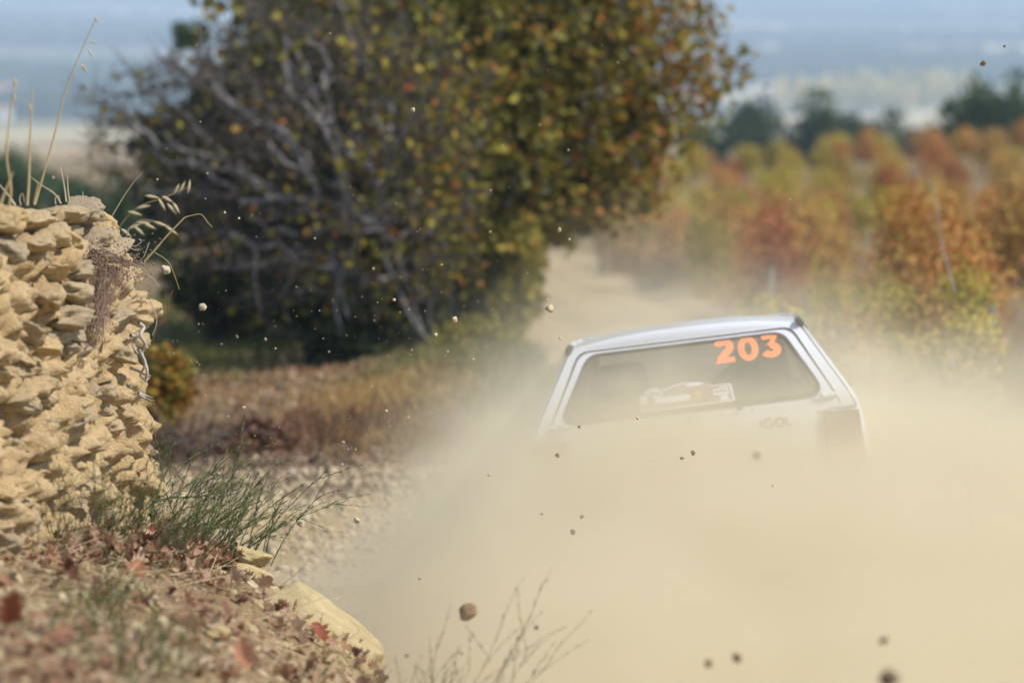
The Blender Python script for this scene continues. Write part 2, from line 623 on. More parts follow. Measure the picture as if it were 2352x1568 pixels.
def ground_material():
    m, nt, b = M('dry_ground', .95, .1)
    co = coord(nt)
    sx = nt.nodes.new('ShaderNodeSeparateXYZ')
    nt.links.new(co, sx.inputs[0])
    n1 = noise(nt, 1.1, 6, .6, co)
    n2 = noise(nt, 18, 6, .65, co)
    near = ramp(nt, n1, [(.3, (.20, .13, .07)), (.5, (.30, .205, .115)), (.7, (.40, .29, .165))])
    near = mixc(nt, mth(nt, 'MULTIPLY', n2, .7), near, (.20, .13, .075))
    # beyond the road: dry grass and reddish soil
    mid = ramp(nt, noise(nt, .35, 5, .6, co), [(.3, (.14, .085, .05)), (.5, (.24, .16, .085)), (.7, (.32, .25, .12))])
    mid = mixc(nt, mth(nt, 'MULTIPLY', n2, .6), mid, (.20, .15, .075))
    # valley: strips and patches of fields
    mp = nt.nodes.new('ShaderNodeMapping')
    mp.inputs['Scale'].default_value = (1 / 85, 1 / 240, 0)
    mp.inputs['Rotation'].default_value = (0, 0, .25)
    nt.links.new(co, mp.inputs[0])
    vo = nt.nodes.new('ShaderNodeTexVoronoi')
    vo.inputs['Scale'].default_value = 1
    vo.inputs['Randomness'].default_value = .85
    nt.links.new(mp.outputs[0], vo.inputs['Vector'])
    sp = nt.nodes.new('ShaderNodeSeparateColor')
    nt.links.new(vo.outputs['Color'], sp.inputs[0])
    far = ramp(nt, sp.outputs[0], [(0, (.05, .09, .05)), (.22, (.07, .11, .06)), (.4, (.30, .26, .16)), (.55, (.70, .52, .34)), (.68, (.72, .62, .34)), (.8, (.20, .16, .11)), (.92, (.10, .13, .07))], 'CONSTANT')
    far = mixc(nt, mth(nt, 'MULTIPLY', noise(nt, .012, 5, .6, co), .7), far, (.16, .15, .10))
    # from 6 km on: wooded slopes with clearings
    mp2 = nt.nodes.new('ShaderNodeMapping')
    mp2.inputs['Scale'].default_value = (1 / 330, 1 / 1100, 0)
    nt.links.new(co, mp2.inputs[0])
    n5 = noise(nt, 1.6, 6, .62, mp2.outputs[0], .4)
    hill = ramp(nt, n5, [(.35, (.04, .07, .04)), (.5, (.10, .12, .07)), (.60, (.65, .52, .38)), (.75, (.85, .70, .52))])
    def mr(a, b_):
        x = nt.nodes.new('ShaderNodeMapRange')
        x.inputs[1].default_value = a
        x.inputs[2].default_value = b_
        nt.links.new(sx.outputs[1], x.inputs[0])
        return x.outputs[0]
    c = mixc(nt, mr(19, 25), near, mid)
    pale = mixc(nt, mth(nt, 'MULTIPLY', noise(nt, .02, 4, .6, co), .6), (.80, .66, .42), (.50, .36, .24))
    far = mixc(nt, mth(nt, 'MULTIPLY', mth(nt, 'SUBTRACT', 1.0, mr(2200, 2500)), .30), far, pale)
    c = mixc(nt, mr(200, 600), c, far)
    c = mixc(nt, mr(3800, 5200), c, hill)
    nt.links.new(c, b.inputs['Base Color'])
    bump(nt, b, mth(nt, 'ADD', n2, noise(nt, 60, 4, .7, co)), .7, .02)
    return m


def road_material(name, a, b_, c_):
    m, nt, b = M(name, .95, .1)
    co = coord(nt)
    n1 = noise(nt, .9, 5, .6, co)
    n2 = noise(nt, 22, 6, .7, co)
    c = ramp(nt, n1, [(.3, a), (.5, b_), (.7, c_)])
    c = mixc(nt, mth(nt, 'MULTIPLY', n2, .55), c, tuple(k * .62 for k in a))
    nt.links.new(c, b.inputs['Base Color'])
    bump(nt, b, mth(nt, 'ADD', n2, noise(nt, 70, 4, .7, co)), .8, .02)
    return m


_g, _r, _t = make_ground()
m_ground = ground_material()
m_road = road_material('dusty_road', (.40, .295, .155), (.50, .385, .215), (.58, .47, .29))
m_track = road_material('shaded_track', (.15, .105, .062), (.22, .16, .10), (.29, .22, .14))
obj('ground', _g[0], _g[1], m_ground, smooth=True, kind='structure')
obj('dirt_road', _r[0], _r[1], m_road, smooth=True, kind='structure')
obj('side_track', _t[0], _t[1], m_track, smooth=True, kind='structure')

# ------------------------------------------------------------------ haze
m_haze = bpy.data.materials.new('haze')
m_haze.use_nodes = True
_nt = m_haze.node_tree
_nt.nodes.clear()
_o = _nt.nodes.new('ShaderNodeOutputMaterial')
_v = _nt.nodes.new('ShaderNodeVolumePrincipled')
_v.inputs['Color'].default_value = (.64, .81, 1.0, 1)
_v.inputs['Density'].default_value = 3.4e-4
_v.inputs['Anisotropy'].default_value = 0.0
_nt.links.new(_v.outputs[0], _o.inputs['Volume'])
_top = 300.0
_V = np.array([[a, b, c] for a in (-17500, 17500) for b in (-60, 27000) for c in (-140, _top)], float)
obj('haze', _V, [(0, 1, 3, 2), (4, 6, 7, 5), (0, 4, 5, 1), (2, 3, 7, 6), (0, 2, 6, 4), (1, 5, 7, 3)], m_haze, kind='stuff')

# ------------------------------------------------------------------ the old stone and earth wall, left
def wall_surface():
    """plan runs along the face towards the track, round the end, and back; profile rises and rolls over the top"""
    A = np.array([-2.35, 8.5])
    B = np.array([-1.345, 14.05])
    pts = [A + (B - A) * t for t in np.linspace(0, 1, 2)]
    d = (B - A) / np.linalg.norm(B - A)
    r = .16
    plan = []
    L = np.linalg.norm(B - A)
    sA = np.concatenate([np.arange(0, 3.2, .06), np.arange(3.2, L - .02, .0125)])
    for s_ in sA:
        plan.append(A + d * s_)
    nrm = np.array([d[1], -d[0]])
    Cc = B - nrm * r
    a0 = math.atan2(nrm[1], nrm[0])
    for k in range(1, 22):
        a = a0 + (math.pi * .55) * k / 21
        plan.append(Cc + r * np.array([math.cos(a), math.sin(a)]))
    dd = np.array([-math.sin(a0 + math.pi * .55), math.cos(a0 + math.pi * .55)])
    for k in range(1, 40):
        plan.append(plan[-1] + dd * .03)
    plan = np.array(plan)
    T = np.gradient(plan, axis=0)
    T /= np.linalg.norm(T, axis=1)[:, None]
    Nn = np.stack([T[:, 1], -T[:, 0]], 1)
    return plan, Nn


WZ0, WZ1 = -2.75, -.965


def build_wall():
    plan, Nn = wall_surface()
    prof = []
    for t in np.linspace(0, 1, 118):
        prof.append((0.0, t))
    prof = [(0.0, t, 0) for t in np.linspace(0, 1, 120)]
    # profile: inward offset and height
    P = []
    for _, t, _ in prof:
        z = WZ0 + (WZ1 - WZ0 - .12) * t
        P.append((.02 + .012 * (z - WZ0), z))
    i0, z0 = P[-1]
    for k in range(1, 12):
        a = math.pi / 2 * k / 11
        P.append((i0 + .12 * (1 - math.cos(a)), z0 + .12 * math.sin(a)))
    for k in range(1, 30):
        P.append((P[-1][0] + .03, P[-1][1] + .0005))
    P = np.array(P)
    nS, nP = len(plan), len(P)
    # at the end of the wall the top corner is broken off
    cum = np.concatenate([[0], np.cumsum(np.linalg.norm(np.diff(plan, axis=0), axis=1))])
    V = np.zeros((nS, nP, 3))
    for j in range(nP):
        inn, z = P[j]
        c = plan - Nn * inn
        V[:, j, 0], V[:, j, 1], V[:, j, 2] = c[:, 0], c[:, 1], z
    V = V.reshape(-1, 3)
    # broken corner: pull the far end down and in near the top
    e = np.clip((V[:, 1] - 13.2) / 1.1, 0, 1)
    hh = np.clip((V[:, 2] + 1.9) / .95, 0, 1)
    V[:, 0] -= .15 * e * hh ** 6
    V[:, 2] -= (.10 * e * hh ** 4)
    # normals numerically
    G = V.reshape(nS, nP, 3)
    du = np.gradient(G, axis=0)
    dv = np.gradient(G, axis=1)
    N = np.cross(du, dv).reshape(-1, 3)
    N /= np.linalg.norm(N, axis=1)[:, None] + 1e-9
    Q = V * np.array([1.0, .62, 1.0])
    d1, d2 = worley(Q * np.array([6.4, 6.4, 9.0]) + .35 * fbm(Q * 9, 2, 4)[:, None], 3)
    e1, e2 = worley(Q * np.array([17.0, 17.0, 22.0]) + .3 * fbm(Q * 20, 2, 8)[:, None], 6)
    disp = .062 * (sstep(.0, .50, d2 - d1) - .5) + .034 * (sstep(0, .5, e2 - e1) - .5)
    disp *= 1 - .55 * sstep(13.75, 14.05, V[:, 1])
    disp += .055 * fbm(Q * 2.6, 3, 21) + .016 * fbm(Q * 17, 3, 31) + .013 * fbm(Q * 50, 2, 41)
    h1 = worley(Q * 31 + .3 * fbm(Q * 40, 2, 5)[:, None], 19)[0]
    disp -= .020 * (1 - sstep(.05, .45, h1)) * (.5 + .5 * fbm(Q * 5, 2, 63))
    g1 = worley(Q * 13 + 3.3, 15)[0]
    disp -= .085 * (1 - sstep(.12, .40, g1)) * (fbm(Q * 3, 2, 77) > .0)
    V = V + N * disp[:, None]
    i = np.arange(nS - 1)[:, None] * nP + np.arange(nP - 1)[None]
    F = np.stack([i, i + nP, i + nP + 1, i + 1], 2).reshape(-1, 4)
    root = thing('stone_wall', 'crumbling ochre wall of rough stones and earth at the edge of the bank', 'wall', (-1.5, 13.5, WZ0))
    o = (-1.5, 13.5, WZ0)
    obj('earth_core', V - np.array(o), F, m_earthwall, root, smooth=True)
    # stones set into the face
    kinds = [mesh_data('stone', *rock(3, 100 + k, .30, .50, .10), [m_wallstone], True) for k in range(14)]
    d = (np.array([-1.345, 14.05]) - np.array([-2.35, 8.5]))
    L = np.linalg.norm(d)
    d = d / L
    nrm = np.array([d[1], -d[0]])
    ang = math.atan2(d[1], d[0])
    g = np.random.default_rng(5)
    z = WZ0 + .1
    n = 0
    while z < WZ1 - .01:
        hrow = g.uniform(.05, .095) if z > -1.75 else g.uniform(.05, .08)
        s = 3.6 + g.uniform(0, .15)
        prob = .66 if z > -1.52 else (.32 if z > -1.75 else .14)
        while s < L + .02:
            ln = g.uniform(.11, .30) * (1.2 if z > -1.6 else .75)
            if g.random() < prob and n < 290:
                zc = z + hrow / 2 + g.normal(0, .008)
                e = min(max((s - 4.75) / 1.1, 0), 1)
                hh = min(max((zc + 1.9) / .95, 0), 1)
                inn = .02 + .012 * (zc - WZ0) + .15 * e * hh ** 6
                zc -= .10 * e * hh ** 4
                p = np.array([-2.35, 8.5]) + d * (s + ln / 2) - nrm * (inn + .042 + g.uniform(-.025, .035))
                st = link('stone', kinds[int(g.integers(14))], root)
                st.location = (p[0] - o[0], p[1] - o[1], zc - o[2])
                st.scale = (ln * .54, .085 * g.uniform(.8, 1.2), hrow * .60 * g.uniform(.85, 1.15))
                st.rotation_euler = (g.normal(0, .22), g.normal(0, .20), ang + g.normal(0, .22))
                n += 1
            s += ln * g.uniform(.92, 1.06)
        z += hrow * .94
    # stones round the end of the wall
    c0 = np.array([-1.345, 14.05]) - nrm * .16
    for zc in np.arange(-2.2, -1.02, .085):
        for a in (.25, .75, 1.3, 1.8):
            aa = math.atan2(nrm[1], nrm[0]) + a + g.normal(0, .12)
            hh = min(max((zc + 1.9) / .95, 0), 1)
            rr = .16 - .02 - .035
            p = c0 + max(rr, .0) * np.array([math.cos(aa), math.sin(aa)]) - np.array([.15 * hh ** 6, 0])
            if g.random() < .45 and n < 299:
                st = link('stone', kinds[int(g.integers(14))], root)
                st.location = (p[0] - o[0], p[1] - o[1], zc - .10 * hh ** 4 - o[2])
                st.scale = (.055 * g.uniform(.8, 1.3), .075, .042 * g.uniform(.8, 1.3))
                st.rotation_euler = (g.normal(0, .2), g.normal(0, .2), aa + 1.57)
                n += 1
    # the flat orange stone sticking out near the foot
    st = link('stone', mesh_data('stone', *rock(3, 321, .18, .75, .05), [m_wallstone], True), root, label='flat orange stone sticking out of the wall')
    p = W(338, 1112, 14.05)
    st.location = (p.x - o[0], p.y - o[1], p.z - o[2])
    st.scale = (.085, .07, .042)
    st.rotation_euler = (0, R(28), R(5))
    # slabs along the top edge
    for px, py, dd, sx_, sz_ in ((90, 505, 13.0, .13, .045), (160, 492, 13.4, .12, .04), (215, 482, 13.8, .075, .04), (40, 500, 12.7, .12, .05), (200, 520, 13.9, .07, .055), (240, 510, 14.1, .05, .05), (120, 545, 13.4, .15, .045)):
        p = W(px, py, dd)
        st = link('stone', kinds[int(g.integers(14))], root)
        st.location = (p.x - .03 - o[0], p.y - o[1], p.z - o[2])
        st.scale = (sx_, .08, sz_)
        st.rotation_euler = (g.normal(0, .1), g.normal(0, .15), ang + g.normal(0, .3))
    # bleached roots that hang down the end
    for k, path in enumerate((
            [(318, 742), (330, 752), (322, 770), (333, 790), (326, 812), (334, 835), (322, 862), (335, 872)],
            [(300, 770), (312, 775), (306, 795), (316, 812)],
            [(318, 800), (328, 822), (338, 850), (334, 875), (345, 862)],
            [(300, 845), (325, 855), (345, 865)], [(318, 905), (340, 918), (356, 922)], [(318, 902), (338, 910), (352, 914)])):
        pts = [W(x, y, 13.93 + .02 * math.sin(i * 2.1)) - Vector(o) for i, (x, y) in enumerate(path)]
        rt = np.linspace(.008, .003, len(pts)) if k < 3 else np.linspace(.006, .003, len(pts))
        V_, F_ = tube(smooth_path(pts, 4), np.interp(np.linspace(0, 1, 4 * (len(pts) - 1) + 1), np.linspace(0, 1, len(pts)), rt), 7)
        obj('root', V_, F_, m_root, root, True)
    return root


def smooth_path(pts, k):
    P = [Vector(p) for p in pts]
    out = []
    for i in range(len(P) - 1):
        p0, p1, p2, p3 = P[max(i - 1, 0)], P[i], P[i + 1], P[min(i + 2, len(P) - 1)]
        for j in range(k):
            t = j / k
            out.append(.5 * ((2 * p1) + (p2 - p0) * t + (2 * p0 - 5 * p1 + 4 * p2 - p3) * t * t + (3 * p1 - p0 - 3 * p2 + p3) * t ** 3))
    out.append(P[-1])
    return out


build_wall()

# ------------------------------------------------------------------ trees and shrubs
def grow(attr, seeds, step, d_inf, d_kill, iters=140, jit=.25, trop=(0, 0, 0), rs=1):
    """space colonisation: attr (n,3) target points, seeds = list of start points; returns nodes, parents"""
    g = np.random.default_rng(rs)
    N = [np.array(s, float) for s in seeds]
    par = [-1] + list(range(len(seeds) - 1))
    A = attr.copy()
    nd = np.full(len(A), 1e9)
    ni = np.zeros(len(A), int)
    new = list(range(len(N)))
    trop = np.array(trop, float)
    for _ in range(iters):
        if new:
            P = np.array([N[i] for i in new])
            D = np.linalg.norm(A[:, None, :] - P[None], axis=2)
            k = D.argmin(1)
            dm = D[np.arange(len(A)), k]
            better = dm < nd
            nd[better] = dm[better]
            ni[better] = np.array(new)[k[better]]
            keep = nd > d_kill
            A, nd, ni = A[keep], nd[keep], ni[keep]
        if not len(A):
            break
        act = nd < d_inf
        if not act.any():
            # reach out: use the closest one
            act = nd <= nd.min() + 1e-6
        P = np.array(N)
        dirs = A[act] - P[ni[act]]
        dirs /= np.linalg.norm(dirs, axis=1)[:, None]
        S = np.zeros((len(N), 3))
        np.add.at(S, ni[act], dirs)
        u = np.unique(ni[act])
        d = S[u] / (np.linalg.norm(S[u], axis=1)[:, None] + 1e-9) + trop + g.normal(0, jit, (len(u), 3))
        d /= np.linalg.norm(d, axis=1)[:, None]
        new = []
        for q, v in zip(u, d):
            N.append(N[q] + v * step)
            par.append(int(q))
            new.append(len(N) - 1)
    return np.array(N), np.array(par)


def radii(par, tip, expo=2.3):
    n = len(par)
    r = np.zeros(n)
    kids = np.bincount(par[par >= 0], minlength=n)
    acc = np.zeros(n)
    for i in range(n - 1, -1, -1):
        r[i] = tip if acc[i] == 0 else max(acc[i] ** (1 / expo), tip)
        if par[i] >= 0:
            acc[par[i]] += r[i] ** expo
    return r, kids


def ellipsoids(E, n, g, shell=.35):
    """random points in a union of ellipsoids given as (centre, radii, weight)"""
    out = []
    w_ = np.array([e[2] for e in E], float)
    w_ /= w_.sum()
    for (c, r, _), k in zip(E, g.multinomial(n, w_)):
        v = g.normal(size=(k, 3))
        v /= np.linalg.norm(v, axis=1)[:, None]
        u = g.random(k) ** shell
        out.append(np.array(c) + v * u[:, None] * np.array(r))
    return np.concatenate(out)


def pe(px, py, rx, ry, d, dz, w_=1):
    p = W(px, py, d)
    k = d / FPX
    return (np.array(p), (rx * k, dz, ry * k), w_)


def leafy(root, name, C, size, mats, midx, drop=.35, g=None, shape=LEAF4, **props):
    g = g or rng
    n = len(C)
    Mx = rand_rot(n, g)
    S = g.uniform(.75, 1.25, n) * size
    V, F = stamp(shape, C, S, Mx)
    k = shape[1].shape[0]
    return obj(name, V, F, mats, root, midx=np.repeat(midx, k), **props)


def to_local(P, o):
    return np.asarray(P) - np.array(o)


def big_tree():
    g = np.random.default_rng(11)
    base = np.array(W(1085, 770, 36))
    base[2] = H(base[0], base[1]) - .1
    E = [pe(1300, 90, 370, 300, 36.5, 1.9, 3.2), pe(1120, 250, 330, 330, 36, 1.9, 2.4), pe(900, -60, 480, 230, 36.5, 1.8, 2.2), pe(1400, -150, 330, 200, 36.5, 1.6, 1.2),
         pe(1400, 390, 150, 120, 36, 1.0, .8), pe(1300, 450, 130, 100, 36, .8, .6), pe(1560, 120, 110, 120, 36.5, .8, .45), pe(650, -20, 220, 140, 36.5, 1.2, .7), pe(1480, 300, 100, 130, 36.3, .8, .35),
         pe(1560, -20, 90, 90, 36.5, .6, .2), pe(1500, 370, 60, 80, 36, .5, .15), pe(1620, 175, 85, 55, 36.3, .6, .3), pe(1540, 255, 95, 85, 36.2, .7, .4), pe(1470, 390, 95, 80, 36, .7, .4)]
    A = ellipsoids(E, 2600, g)
    h0 = base[2]
    seeds = [base, base + (0.02, 0, .35), base + (.02, 0, .7), base + (0, 0, 1.05)]
    N, par = grow(A, seeds, .13, .8, .26, 110, .30, (0, 0, .05), 3)
    r, kids = radii(par, .0075, 2.15)
    r = np.minimum(r * 1.0, .16)
    root = thing('autumn_tree', 'large tree with dense olive, yellow and orange leaves beside the track', 'tree', tuple(base))
    L = to_local(N, base)
    i = np.arange(1, len(N))
    thick = r[par[1:]] > .035
    V, F = segs_mesh(L[par[i]][thick], L[i][thick], r[par[i]][thick], r[i][thick], 7)
    obj('trunk', V, F, m_barkd, root, True)
    V, F = segs_mesh(L[par[i]][~thick], L[i][~thick], np.minimum(r[par[i]], .04)[~thick], r[i][~thick], 4)
    obj('branches', V, F, m_bark, root, kind='stuff')
    # three more stems at the foot
    for k, (px0, py0, px1, py1, rr) in enumerate(((1105, 690, 1085, 470, .045), (1070, 640, 1060, 480, .035), (1098, 560, 1110, 420, .03), (1040, 700, 1010, 430, .05))):
        p0, p1 = W(px0, py0, 35.4), W(px1, py1, 35.6)
        p0.z = H(p0.x, p0.y) - .05
        pts = [p0, p0.lerp(p1, .35) + Vector((.05, 0, 0)), p0.lerp(p1, .7) - Vector((.03, 0, 0)), p1]
        V, F = tube(smooth_path([q - Vector(base) for q in pts], 4), rr, 7)
        obj('stem', V, F, m_bark, root, True)
    # foliage round the outer nodes
    out = np.where(kids == 0)[0]
    fine = np.where(r < .02)[0]
    C = np.concatenate([N[np.repeat(out, 6)] + g.normal(0, .12, (len(out) * 6, 3)), N[g.choice(fine, 15000)] + g.normal(0, .12, (15000, 3))])
    px = 1176 + C[:, 0] / C[:, 1] * FPX
    rightness = sstep(1150, 1650, px) + .15 * g.normal(size=len(C))
    keep = g.random(len(C)) < np.clip(.20 + .9 * sstep(850, 1300, px), 0, 1)
    C, rightness, px = C[keep], rightness[keep], px[keep]
    u = g.random(len(C))
    mi = np.where(u < .62 - .45 * rightness, 0, np.where(u < .93 - .50 * rightness, 1, 2))
    mi = np.where(rightness > .8, np.where(u < .32, 0, np.where(u < .68, 1, 2)), mi)
    leafy(root, 'foliage', to_local(C, base), .088, [m_l_olive, m_l_yellow, m_l_orange], mi, g=g, kind='stuff')
    # dark leaves deep inside
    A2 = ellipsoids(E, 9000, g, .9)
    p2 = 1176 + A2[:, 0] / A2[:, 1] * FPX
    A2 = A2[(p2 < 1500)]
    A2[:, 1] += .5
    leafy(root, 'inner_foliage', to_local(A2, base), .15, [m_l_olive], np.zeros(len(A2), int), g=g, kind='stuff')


def bare_shrub():
    g = np.random.default_rng(23)
    base = np.array(W(985, 800, 33.5))
    base[2] = H(base[0], base[1]) - .1
    d = 33.6
    E = [pe(720, 270, 330, 250, d, 1.1, 2.2), pe(520, 330, 280, 210, d + .3, 1.1, 1.8), pe(330, 300, 150, 130, d + .3, .8, .8), pe(860, 480, 250, 230, d - .2, .9, 1.6),
         pe(640, 560, 260, 150, d, .9, 1.1), pe(960, 250, 200, 230, d - .4, .7, .9), pe(1010, 560, 110, 150, d - .6, .5, .5), pe(440, 170, 150, 90, d + .3, .8, .5), pe(450, 470, 180, 120, d + .2, .8, .6),
         pe(600, 690, 110, 60, d - .2, .4, .16), pe(840, 660, 100, 80, d - .4, .4, .25), pe(250, 240, 90, 70, d + .3, .5, .25), pe(700, 60, 280, 100, d + .5, .8, .7)]
    A = ellipsoids(E, 4600, g, .45)
    p1 = W(930, 640, 33.5)
    p2 = W(900, 560, 33.4)
    seeds = [base, base + (-.05, 0, .2), base + (-.12, 0, .42), np.array(p1), np.array(p2)]
    N, par = grow(A, seeds, .095, .6, .20, 150, .42, (-.04, 0, .03), 5)
    r, kids = radii(par, .0072, 2.2)
    r = np.minimum(r * 1.0, .030)
    root = thing('bare_shrub', 'half-bare shrub of grey twigs and few yellow leaves before the big tree', 'shrub', tuple(base))
    L = to_local(N, base)
    i = np.arange(1, len(N))
    thick = r[par[1:]] > .012
    V, F = segs_mesh(L[par[i]][thick], L[i][thick], r[par[i]][thick], r[i][thick], 6)
    obj('limbs', V, F, m_bark, root, True)
    V, F = segs_mesh(L[par[i]][~thick], L[i][~thick], r[par[i]][~thick], r[i][~thick], 3)
    obj('twigs', V, F, m_twig, root, kind='stuff')
    tips = np.where(r < .012)[0]
    # short side twigs
    q = g.choice(tips, 6500)
    dv = g.normal(size=(6500, 3))
    dv[:, 2] += .5
    dv /= np.linalg.norm(dv, axis=1)[:, None]
    V, F = segs_mesh(L[q], L[q] + dv * g.uniform(.06, .30, (6500, 1)), np.full(6500, .0050), np.full(6500, .003), 3)
    obj('twigs', V, F, m_twig, root, kind='stuff')
    C = N[g.choice(tips, 5400)] + g.normal(0, .10, (5400, 3))
    px = 1176 + C[:, 0] / C[:, 1] * FPX
    keep = g.random(len(C)) < .13 + .74 * sstep(560, 1080, px)
    C = C[keep]
    u = g.random(len(C))
    leafy(root, 'foliage', to_local(C, base), .085, [m_l_olive, m_l_yellow, m_l_orange], np.where(u < .42, 0, np.where(u < .88, 1, 2)), g=g, kind='stuff')
    # drooping grey limbs at the foot
    for k, path in enumerate(([(925, 470), (880, 560), (905, 640), (950, 740), (995, 790)], [(1000, 480), (930, 600), (880, 690), (860, 740)], [(760, 560), (775, 650), (800, 730)],
                              [(590, 560), (585, 640), (600, 720), (640, 760)], [(690, 600), (650, 680), (665, 740)], [(1010, 650), (985, 720), (1000, 780)], [(840, 520), (790, 610), (770, 700), (790, 770)])):
        pts = [W(x, y, 33.0 + .15 * math.sin(k + j)) - Vector(base) for j, (x, y) in enumerate(path)]
        n_ = 4 * (len(pts) - 1) + 1
        V, F = tube(smooth_path(pts, 4), np.linspace(.018, .009, n_), 6)
        obj('drooping_branch', V, F, m_twig if k in (3, 4, 1) else m_bark, root, True)


def dark_thicket():
    """dark leafy undergrowth behind and under the tree"""
    g = np.random.default_rng(31)
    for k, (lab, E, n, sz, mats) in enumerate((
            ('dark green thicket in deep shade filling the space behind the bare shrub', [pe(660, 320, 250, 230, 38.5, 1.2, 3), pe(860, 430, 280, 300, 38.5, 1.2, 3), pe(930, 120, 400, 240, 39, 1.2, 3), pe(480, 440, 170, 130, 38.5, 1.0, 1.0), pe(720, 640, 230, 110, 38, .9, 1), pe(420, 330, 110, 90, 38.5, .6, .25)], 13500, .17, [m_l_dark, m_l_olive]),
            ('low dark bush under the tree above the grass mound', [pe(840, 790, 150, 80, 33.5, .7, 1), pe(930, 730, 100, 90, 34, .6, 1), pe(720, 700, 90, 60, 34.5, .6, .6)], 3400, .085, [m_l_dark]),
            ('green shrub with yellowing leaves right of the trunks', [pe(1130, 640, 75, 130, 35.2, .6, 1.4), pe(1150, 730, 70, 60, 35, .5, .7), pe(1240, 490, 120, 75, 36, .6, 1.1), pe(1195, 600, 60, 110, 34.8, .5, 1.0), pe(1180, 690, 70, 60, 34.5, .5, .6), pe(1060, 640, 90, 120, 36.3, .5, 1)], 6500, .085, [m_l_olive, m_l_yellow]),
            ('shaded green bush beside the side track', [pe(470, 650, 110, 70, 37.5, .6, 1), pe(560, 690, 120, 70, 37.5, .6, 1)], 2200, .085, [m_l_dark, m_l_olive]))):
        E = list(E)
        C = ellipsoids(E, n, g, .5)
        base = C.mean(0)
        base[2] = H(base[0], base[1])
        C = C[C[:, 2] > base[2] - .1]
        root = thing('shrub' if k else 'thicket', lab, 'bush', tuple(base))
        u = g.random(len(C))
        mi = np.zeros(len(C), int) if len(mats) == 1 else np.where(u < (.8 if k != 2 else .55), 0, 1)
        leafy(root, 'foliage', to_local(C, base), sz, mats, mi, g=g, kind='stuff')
        P1 = C[g.choice(len(C), 60)]
        P0 = np.tile(base, (60, 1)) + g.normal(0, .12, (60, 3)) * (1, 1, 0)
        V, F = segs_mesh(to_local(P0, base), to_local(P1, base), np.full(60, .014), np.full(60, .006), 4)
        obj('stems', V, F, m_barkd, root, kind='stuff')


big_tree()
bare_shrub()
dark_thicket()


# ------------------------------------------------------------------ grapevines
def vine_meshes():
    out = {}
    g = np.random.default_rng(41)
    trunks = []
    for k in range(3):
        mb = MB()
        pts = [(0, 0, -.08), (.04 * g.normal(), .04 * g.normal(), .25), (.06 * g.normal(), .05 * g.normal(), .5), (0, 0, .7)]
        V, F = tube(smooth_path(pts, 3), np.linspace(.045, .03, 10), 6)
        mb.add(V, F)
        for q in range(7):
            a = g.uniform(0, 6.28)
            e = (math.cos(a) * g.uniform(.2, .5), math.sin(a) * g.uniform(.3, .55), g.uniform(1.0, 1.5))
            V, F = tube(smooth_path([(0, 0, .66), (e[0] * .6, e[1] * .6, .85), e], 3), np.linspace(.016, .006, 7), 4)
            mb.add(V, F)
        trunks.append(mb.data('trunk', [m_barkd], True))
    for nm, mt in m_v.items():
        L = []
        for k in range(3):
            E = [((0, 0, .98), (.52, .62, .50), 3), ((g.normal() * .1, g.normal() * .2, 1.32), (.28, .48, .34), 1.2), ((g.normal() * .15, .2 * g.normal(), .72), (.36, .5, .30), .8)]
            E.append(((0, 0, .50), (.52, .60, .34), 2.0))
            C = ellipsoids(E, 1100, g, .42)
            C = np.concatenate([C, C[:60] * (1.18, 1.12, 1.15)])
            V, F = stamp(LEAF4, C, g.uniform(.06, .10, len(C)), rand_rot(len(C), g))
            L.append(mesh_data('foliage', V, F, [mt]))
        out[nm] = L
    return trunks, out


def ordinal(n):
    u = 'zeroth first second third fourth fifth sixth seventh eighth ninth tenth eleventh twelfth thirteenth fourteenth fifteenth sixteenth seventeenth eighteenth nineteenth'.split()
    t = {2: 'twent', 3: 'thirt', 4: 'fort', 5: 'fift', 6: 'sixt', 7: 'sevent', 8: 'eight', 9: 'ninet'}
    if n < 20:
        return u[n]
    if n >= 100:
        return 'hundred-and-' + ordinal(n - 100)
    return t[n // 10] + ('ieth' if n % 10 == 0 else 'y-' + u[n % 10])


